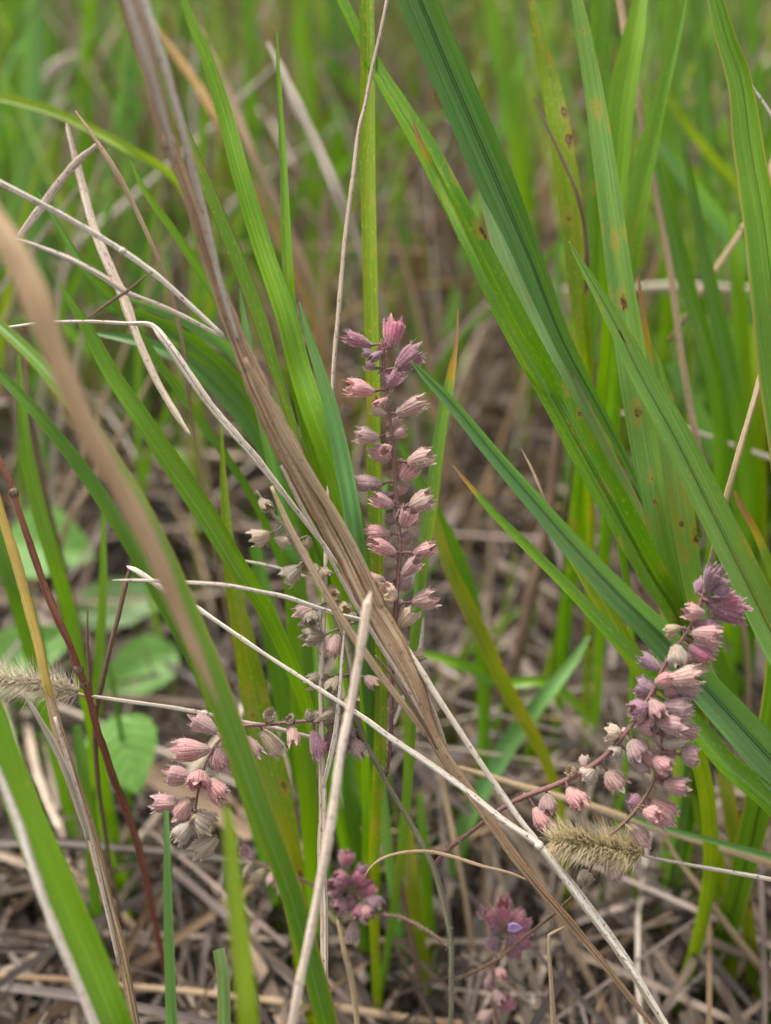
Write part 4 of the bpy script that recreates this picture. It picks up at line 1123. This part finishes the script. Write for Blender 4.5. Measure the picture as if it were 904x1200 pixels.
K3 = 2.6075
def z3(*c): return (c[0] / K3 + 560, c[1] / K3 + 620, c[2] / K3 + 560, c[3] / K3 + 620, c[4] / K3) + tuple(c[5:])
spike('large leaning spike of crowded dusty pink calyces at the lower right',
  [(826, 690, .382, 4), (815, 722, .382, 5), (798, 752, .383, 5), (782, 774, .384, 6), (764, 812, .385, 6), (738, 853, .388, 6.5), (702, 892, .393, 7), (656, 918, .396, 7), (612, 935, .40, 7), (585, 950, .404, 6), (556, 972, .41, 6), (530, 992, .415, 6), (509, 1013, .4205, 6)],
  [z3(700, 195, 728, 100, 52, V_), z3(715, 190, 775, 178, 48, V_), z3(700, 225, 818, 252, 78, M_), z3(695, 260, 625, 245, 58, P_), z3(670, 200, 690, 150, 40, V_), z3(740, 225, 790, 205, 52, M_), z3(690, 170, 752, 125, 42, V_),
   z3(652, 318, 745, 328, 60, P_), z3(605, 350, 612, 418, 66, L_), z3(642, 358, 722, 400, 56, M_), z3(560, 432, 488, 385, 52, V_), z3(572, 462, 690, 440, 64, T_), z3(545, 500, 480, 475, 60, V_), z3(565, 500, 650, 480, 62, P_),
   z3(525, 540, 465, 560, 50, V_), z3(560, 540, 655, 548, 66, P_), z3(545, 590, 645, 600, 70, P_), z3(490, 600, 540, 605, 66, P_), z3(545, 625, 605, 665, 66, P_), z3(440, 625, 392, 618, 54, L_), z3(465, 645, 505, 700, 72, P_), z3(500, 680, 560, 715, 66, P_),
   z3(440, 670, 405, 690, 50, L_), z3(620, 690, 675, 692, 80, P_), z3(548, 730, 575, 765, 60, M_), z3(565, 780, 650, 790, 74, P_), z3(525, 830, 595, 888, 80, P_), z3(500, 845, 465, 825, 50, V_), z3(470, 910, 508, 965, 70, T_), z3(400, 1005, 425, 1065, 60, T_),
   z3(360, 730, 322, 765, 56, L_), z3(395, 738, 440, 800, 74, T_), z3(275, 790, 330, 855, 70, P_), z3(212, 805, 216, 868, 56, P_), z3(172, 850, 215, 918, 62, P_), z3(325, 725, 325, 695, 34, T_), z3(300, 745, 270, 735, 34, D_), z3(160, 835, 140, 815, 30, D_),
   z3(620, 300, 570, 320, 44, D_), z3(590, 540, 640, 520, 50, T_), z3(505, 860, 560, 880, 56, P_), z3(560, 660, 640, 640, 50, L_), z3(540, 470, 600, 455, 50, P_), z3(620, 430, 700, 425, 50, T_), z3(610, 400, 680, 370, 50, P_), z3(530, 520, 560, 580, 54, P_), z3(320, 1040, 335, 1090, 46, D_),
   z3(660, 290, 735, 300, 44, V_), z3(655, 345, 735, 362, 54, T_), z3(600, 480, 668, 505, 58, P_), z3(585, 560, 662, 572, 54, L_), z3(600, 610, 668, 628, 54, P_), z3(520, 560, 470, 590, 48, P_), z3(535, 700, 590, 735, 58, P_), z3(480, 700, 520, 740, 54, T_)],
  branches=[[(776, 862, .386, 4), (773, 885, .386, 5), (766, 915, .387, 5), (748, 946, .388, 5), (730, 966, .39, 5), (716, 978, .392, 5), (700, 1000, .395, 5), (684, 1035, .40, 4), (655, 1066, .412, 4), (617, 1097, .43, 4), (586, 1122, .4375, 5), (548, 1143, .428, 5), (531, 1148, .4225, 4)]], hairs=700, rooted=False)

K4 = 2.825
def z4(*c): return (c[0] / K4 + 140, c[1] / K4 + 780, c[2] / K4 + 140, c[3] / K4 + 780, c[4] / K4) + tuple(c[5:])
spike('nodding cluster of bristly pink calyces on a purple stem at the lower left',
  [(228, 965, .401, 3), (230, 940, .40, 4), (235, 915, .40, 4), (244, 888, .40, 4), (257, 868, .40, 4), (282, 852, .40, 5), (317, 849, .40, 5), (345, 846, .40, 5), (372, 845, .40, 5), (405, 852, .405, 5), (425, 868, .41, 5), (441, 894, .415, 6), (452, 915, .4185, 6)],
  [z4(325, 222, 240, 172, 64, P_), z4(300, 278, 170, 278, 78, P_), z4(318, 262, 345, 352, 68, P_), z4(240, 372, 145, 362, 78, P_), z4(268, 345, 262, 405, 80, P_), z4(292, 375, 352, 448, 74, P_), z4(196, 455, 108, 455, 72, P_), z4(235, 440, 195, 500, 74, P_),
   z4(235, 490, 310, 545, 84, L_), z4(242, 515, 175, 590, 64, L_), z4(325, 570, 248, 620, 72, L_), z4(415, 232, 472, 312, 58, P_), z4(468, 212, 540, 302, 64, L_), z4(570, 195, 580, 270, 44, T_), z4(490, 185, 498, 150, 46, D_), z4(575, 185, 558, 170, 36, D_), z4(400, 205, 372, 232, 46, L_),
   z4(640, 210, 672, 310, 72, V_), z4(745, 205, 722, 290, 72, V_), z4(760, 230, 815, 312, 62, T_), z4(690, 195, 655, 155, 54, D_), z4(720, 190, 770, 250, 64, V_), z4(620, 185, 640, 150, 40, D_), z4(705, 215, 690, 285, 60, M_)], hairs=520, rooted=False)

K5 = 4.0
def z5(*c): return (c[0] / K5 + 280, c[1] / K5 + 580, c[2] / K5 + 280, c[3] / K5 + 580, c[4] / K5) + tuple(c[5:])
spike('dried grey spike of empty seed cups half hidden by the diagonal stalk',
  [(300, 575, .40, 4), (318, 600, .40, 5), (335, 620, .40, 6), (352, 650, .401, 7), (372, 680, .402, 8), (388, 708, .402, 9), (403, 740, .402, 12), (412, 775, .402, 14), (416, 810, .403, 14), (418, 840, .405, 12), (428, 872, .41, 10), (441, 893, .414, 8), (455, 920, .418, 7), (477, 957, .42, 7), (498, 995, .42, 8), (509, 1018, .42, 9), (520, 1060, .42, 8), (528, 1100, .42, 7), (529, 1150, .422, 7), (529, 1206, .425, 7)],
  [z5(150, 185, 50, 215, 84, L_), z5(165, 200, 240, 230, 60, L_), z5(290, 335, 200, 405, 96, L_), z5(370, 520, 262, 575, 96, T_), z5(400, 660, 288, 668, 80, D_), z5(462, 650, 432, 768, 90, T_), z5(430, 850, 318, 880, 66, D_), z5(470, 850, 415, 935, 84, D_),
   z5(100, 20, 150, 70, 60, D_), z5(325, 190, 320, 250, 60, D_), z5(300, 320, 310, 345, 50, D_), z5(395, 340, 405, 385, 60, D_), z5(360, 320, 350, 380, 56, L_), z5(470, 500, 500, 550, 60, D_), z5(470, 480, 440, 460, 50, D_), z5(500, 1000, 350, 1060, 80, D_), z5(590, 850, 650, 900, 70, T_),
   z5(540, 940, 480, 1010, 70, D_), z5(545, 600, 520, 560, 60, D_), z5(350, 540, 340, 610, 70, D_), z5(440, 420, 430, 480, 60, D_)],
  stem_mat='grey_green_stem', hairs=620)
spike('dark purple hairy flower cluster out of focus at the bottom left of centre',
  [(405, 1008, .452, 4), (412, 1030, .452, 5), (420, 1050, .452, 5), (438, 1068, .45, 5), (470, 1075, .445, 5), (500, 1090, .435, 5), (527, 1110, .4215, 5)],
  [(404, 1018, 408, 996, 20, M_), (410, 1030, 392, 1030, 24, M_), (412, 1036, 430, 1022, 26, M_), (420, 1040, 438, 1046, 24, M_), (408, 1056, 392, 1068, 24, M_), (422, 1062, 436, 1078, 20, P_), (402, 1046, 386, 1050, 22, V_), (430, 1050, 446, 1064, 22, V_), (412, 1046, 408, 1068, 22, V_), (418, 1030, 428, 1012, 18, V_), (415, 1078, 412, 1106, 18, T_), (400, 1035, 385, 1040, 20, M_), (425, 1058, 420, 1080, 20, M_)], hairs=300, rooted=False, stem_mat='brown_stem')
r6 = spike('small magenta flower head with one violet petal at the bottom',
  [(594, 1092, .442, 4), (592, 1108, .440, 5), (586, 1121, .4375, 5)],
  [(590, 1090, 564, 1062, 20, M_), (592, 1084, 590, 1052, 22, M_), (600, 1090, 620, 1072, 24, M_), (598, 1098, 622, 1098, 22, M_), (596, 1100, 606, 1118, 22, M_), (588, 1098, 578, 1108, 20, V_), (604, 1086, 606, 1066, 20, M_), (594, 1096, 612, 1110, 20, M_), (590, 1092, 575, 1088, 18, V_)], hairs=200, rooted=False, stem_mat='brown_stem')
# the violet petal: a small two-lobed lip
mb = MB()
c0 = at(602, 1082, .434)
rows = []; n = 8
for i in range(5):
    rows.append([c0 + Vector((cos(2 * pi * j / n) * .0006 * (i + .2) * (1 + .25 * cos(6 * pi * j / n)), -.0004 * i * i * .3, sin(2 * pi * j / n) * .00062 * (i + .2))) for j in range(n + 1)])
uv = [[(j / n, i / 4) for j in range(n + 1)] for i in range(5)]
mb.quad_grid(rows, uv, uv)
mb.v = [Vector(q) - r6.location for q in mb.v]
mb.build('petal', 'petal_violet', parent=r6)
spike('faint blurred pink calyces hanging low under the small magenta flower head',
  [(580, 1125, .46, 3), (578, 1150, .46, 4), (580, 1180, .46, 4), (586, 1210, .46, 4)],
  [(578, 1140, 572, 1160, 16, P_), (580, 1160, 590, 1178, 16, P_), (582, 1180, 600, 1170, 20, M_), (578, 1185, 562, 1196, 16, T_), (582, 1135, 592, 1148, 14, P_)], hairs=90)
spike('withered brown seed cups blurred below the lower left cluster',
  [(282, 1000, .46, 3), (300, 1010, .46, 4), (325, 1022, .46, 4), (352, 1030, .46, 5), (375, 1042, .46, 5), (395, 1056, .46, 5)],
  [(300, 1012, 288, 1026, 16, D_), (312, 1018, 296, 1034, 20, D_), (322, 1020, 316, 1038, 16, T_), (346, 1030, 342, 1046, 16, D_), (290, 1006, 284, 994, 14, V_)], stem_mat='brown_stem', hairs=120, rooted=False)

# ------------------------------------------------------------------ foxtail seed heads
def foxtail(label, head, stem, rad_px, bl_px, nspk, nbr, bmat, smat, stemmat):
    H = catmull(px_path([(x, y, D_, 1) for x, y, D_ in head]), 10)     # base -> tip
    root = bpy.data.objects.new('foxtail_seed_head', None); COL.objects.link(root)
    L = catmull(px_path(stem), 6)
    org = L[-1][0].copy(); root.location = org; root.empty_display_size = .01
    tag(root, label, 'seed head')
    mb = MB(); tube(mb, L, .9, 8, .3, 3); mb.v = [Vector(q) - org for q in mb.v]
    mb.build('stem', stemmat, parent=root)
    k = S * head[0][2]
    rad = rad_px * k; bl = bl_px * k
    sp, br = MB(), MB()
    n = len(H)
    TT = tangents(H)
    for q in range(nspk):
        f = R(); i = min(n - 2, int(f * (n - 1)))
        p = H[i][0].lerp(H[i + 1][0], f * (n - 1) - i); t = TT[i]
        env = min(1, .45 + f * 3) * min(1, .35 + (1 - f) * 3)
        a = U(0, 2 * pi); per = (Quaternion(t, a) @ t.orthogonal().normalized())
        r = rad * env * sqrt(U(.15, 1)) * .62
        d = (t * U(.5, .9) + per * U(.5, .9)).normalized()
        c = p + per * r
        l = rad * U(.42, .62); w_ = l * .46
        tube(sp, [(c - d * l * .5, w_ * .25), (c - d * l * .2, w_), (c + d * l * .15, w_ * .95), (c + d * l * .5, w_ * .15)], .8, 6)
    for q in range(nbr):
        f = R(); i = min(n - 2, int(f * (n - 1)))
        p = H[i][0].lerp(H[i + 1][0], f * (n - 1) - i); t = TT[i]
        env = min(1, .5 + f * 3) * min(1, .45 + (1 - f) * 2.5)
        a = U(0, 2 * pi); per = (Quaternion(t, a) @ t.orthogonal().normalized())
        d = (t * U(.25, 1.0) + per * 1.0 + Vector((U(-.2, .2), U(-.2, .2), U(-.2, .2)))).normalized()
        hairs_mb(br, p + per * rad * .3 * env, d, bl * U(.6, 1.1) * (.6 + .4 * env), .00024)
    sp.v = [Vector(q) - org for q in sp.v]; br.v = [Vector(q) - org for q in br.v]
    o1 = sp.build('spikelets', smat, parent=root); o1['kind'] = 'stuff'
    o2 = br.build('bristles', bmat, parent=root, smooth=False); o2['kind'] = 'stuff'
foxtail('bristly olive foxtail seed head lying on its side under the large pink spike',
        [(752, 1000, .392), (730, 996, .391), (700, 990, .39), (672, 986, .389), (648, 984, .389)],
        [(752, 1001, .392, 3), (756, 1003, .392, 4), (800, 1012, .394, 5), (850, 1021, .397, 6), (915, 1033, .40, 6), (990, 1055, .41, 6)], 19, 36, 300, 850, 'bristle', 'spikelet', 'white_straw')
foxtail('pale blurred foxtail seed head at the left edge behind the yellow stem',
        [(92, 812, .41), (70, 806, .41), (45, 802, .41), (20, 798, .41), (-10, 796, .41)],
        [(88, 812, .41, 3), (96, 814, .41, 4), (104, 818, .412, 5), (112, 826, .415, 5)], 14, 34, 170, 600, 'pale_bristle', 'pale_bristle', 'tan_straw')

# ------------------------------------------------------------------ broad-leaved weed on the left
def leaf_mesh(px, py, D, Lpx, Wpx, ang, mat, parent, org, tilt=.5, round_=1.0):
    k = S * D
    c = at(px, py, D); Ln = Lpx * k; Wd = Wpx * k
    a = radians(ang)
    right = Vector((1, 0, 0)); up = (UP * .93 + FWD * .36).normalized()
    ax = (right * cos(a) + up * sin(a)); nrm_ = right.cross(up) * -1
    nrm_ = (nrm_ if nrm_.dot(CP - c) > 0 else -nrm_)
    sd_ = ax.cross(nrm_).normalized()
    rows, met, unit = [], [], []
    for i in range(15):
        t = i / 14
        wv = (sin(pi * t ** .72) ** .8) * (1 - .25 * t) * 1.12 if 0 < t < 1 else 0.0
        r, m_, u_ = [], [], []
        for j in range(9):
            u = (j - 4) / 4
            p = c + ax * (Ln * (t - .5)) + sd_ * (u * Wd * .5 * wv * (1 + .04 * sin(t * 40)))
            p += nrm_ * (abs(u) * .12 * Wd * wv - .25 * Ln * (t - .5) ** 2 * tilt + .02 * Ln * noise.noise(Vector((t * 4, u * 2, px))))
            r.append(p - org); m_.append((u * Wd * .5, t * Ln)); u_.append(((u + 1) / 2, t))
        rows.append(r); met.append(m_); unit.append(u_)
    mb = MB(); mb.quad_grid(rows, met, unit)
    mb.build('leaf', mat, parent=parent)
    return c - ax * (Ln * .5)
base = at(105, 900, .66); base.z = .005
wd = bpy.data.objects.new('broadleaf_weed', None); COL.objects.link(wd); wd.location = base; wd.empty_display_size = .02
tag(wd, 'blurred weed with round light green leaves behind the red stem at the left', 'weed')
top_ = at(100, 760, .65)
for (px, py, D, Lp, Wp, an, mt) in [(60, 640, .63, 112, 92, -12, 'broad_leaf'), (148, 884, .535, 100, 84, -70, 'broad_leaf'), (28, 768, .62, 150, 76, 28, 'broad_leaf'), (160, 788, .63, 110, 66, 215, 'broad_leaf'), (150, 706, .65, 130, 62, 12, 'broad_leaf_pale'), (22, 850, .63, 120, 80, 150, 'broad_leaf')]:
    lb_ = leaf_mesh(px, py, D, Lp, Wp, an, mt, wd, base, round_=1.4)
    m2 = MB(); tube(m2, catmull([(lb_ - base, .0012), ((lb_ - base) * .6 + (top_ - base) * .35 + Vector((0, 0, -.01)), .0014), (top_ - base, .0016)], 5), 1, 6)
    m2.build('petiole', 'green_stem', parent=wd)
m2 = MB(); tube(m2, [(top_ - base, .0022), ((top_ - base) * .5 + Vector((.004, 0, 0)), .0025), (Vector((0, 0, -.004)), .0028)], 1, 6)
m2.build('stem', 'green_stem', parent=wd)

# ------------------------------------------------------------------ blurred stems and narrow blades standing behind the sharp ones
random.seed(21)
ORD = 'leftmost,second,third,fourth,fifth,sixth,seventh,eighth,ninth,tenth,eleventh,twelfth,thirteenth,fourteenth,fifteenth,sixteenth,seventeenth,eighteenth,nineteenth,twentieth,twenty-first,twenty-second'.split(',')
TONE = dict(pink_straw='pinkish', white_straw='whitish', tan_straw='tan', grey_straw='greyish', warm_straw='warm brown', fresh_green='bright green', yellow_green='yellow-green', deep_green='deep green', blue_green='bluish green')
def tangle(n, x0, x1, y0, y1, D0, D1, mats, label, group, is_blade, wlo, whi, steep):
    """label: how the things of this tangle are told: '{tone} ... {where}' """
    items = []
    for k in range(n):
        D = U(D0, D1); x = U(x0, x1); y = U(y0, y1)
        ang = radians(90) + random.gauss(0, steep); Ln = U(220, 480) * .6 / D
        wd_ = U(wlo, whi); dx, dy = -cos(ang) * Ln, sin(ang) * Ln; bow = U(-.12, .12)
        pts = []
        for q in range(5):
            t = q / 4
            o_ = bow * Ln * t * (1 - t) * 1.6
            pts.append((x + dx * t + o_ * sin(ang), y + dy * t + o_ * cos(ang), D + .05 * t, wd_ * (.25 + 1.2 * t if t < .5 else .95 - .2 * (t - .5)) if is_blade else wd_ * (.6 + .4 * t)))
        lean = 'leaning left' if dx > Ln * .22 else 'leaning right' if dx < -Ln * .22 else 'nearly upright'
        items.append((pts, random.choice(mats), lean))
    items.sort(key=lambda it: it[0][0][0])          # by where the tips stand, left to right
    for k, (pts, mt, lean) in enumerate(items):
        tx = ('%s tip from the left' % ORD[k]) if k else 'leftmost tip'
        lb = 'blurred %s %s %s, %s' % (TONE[mt], label, lean, tx)
        if is_blade: B(lb, mt, pts, root=True, top=False, group=group)
        else: ST(lb, mt, pts, root=True, top=False, group=group, flat=U(.3, .8), sides=8)
DM = ['pink_straw', 'white_straw', 'tan_straw', 'grey_straw', 'tan_straw', 'warm_straw']
tangle(22, -20, 300, 20, 420, .56, .85, DM, 'stem behind the white straws', 'blurred dead stems upper left', False, 5, 11, .55)
tangle(20, 300, 640, 60, 560, .60, .90, DM, 'stem behind the central spike', 'blurred dead stems behind the centre', False, 5, 11, .6)
tangle(12, 640, 900, 100, 560, .62, .85, DM, 'stem behind the broad blades', 'blurred dead stems behind the right-hand tuft', False, 4, 9, .45)
tangle(14, 420, 860, 760, 1000, .52, .62, DM, 'straw low behind the foxtail', 'blurred low straws at the lower right', False, 5, 10, .9)
tangle(12, -10, 380, 840, 1060, .52, .62, DM, 'straw behind the lower left flowers', 'blurred low straws at the lower left', False, 5, 10, .9)
GM = ['fresh_green', 'yellow_green', 'deep_green', 'blue_green', 'fresh_green', 'yellow_green']
tangle(22, -20, 330, -10, 330, .56, .85, GM, 'blade behind the white straws', 'narrow blurred blades upper left', True, 7, 14, .28)
tangle(16, 340, 640, -10, 360, .66, .95, GM, 'blade at the upper centre', 'narrow blurred blades upper centre', True, 7, 13, .3)
tangle(22, 640, 910, 60, 520, .55, .80, GM, 'blade behind the right-hand tuft', 'narrow blurred blades at the right', True, 8, 15, .28)
tangle(4, 0, 260, 520, 800, .50, .62, GM, 'blade low behind the tan stem', 'narrow blurred blades low at the left', True, 8, 14, .3)
tangle(8, 430, 640, 620, 860, .54, .64, GM, 'blade low between the spikes', 'narrow blurred blades low in the centre', True, 7, 12, .4)
tangle(10, 700, 900, 820, 1050, .50, .62, GM, 'blade below the leaning spike', 'narrow blurred blades low at the right', True, 8, 14, .25)
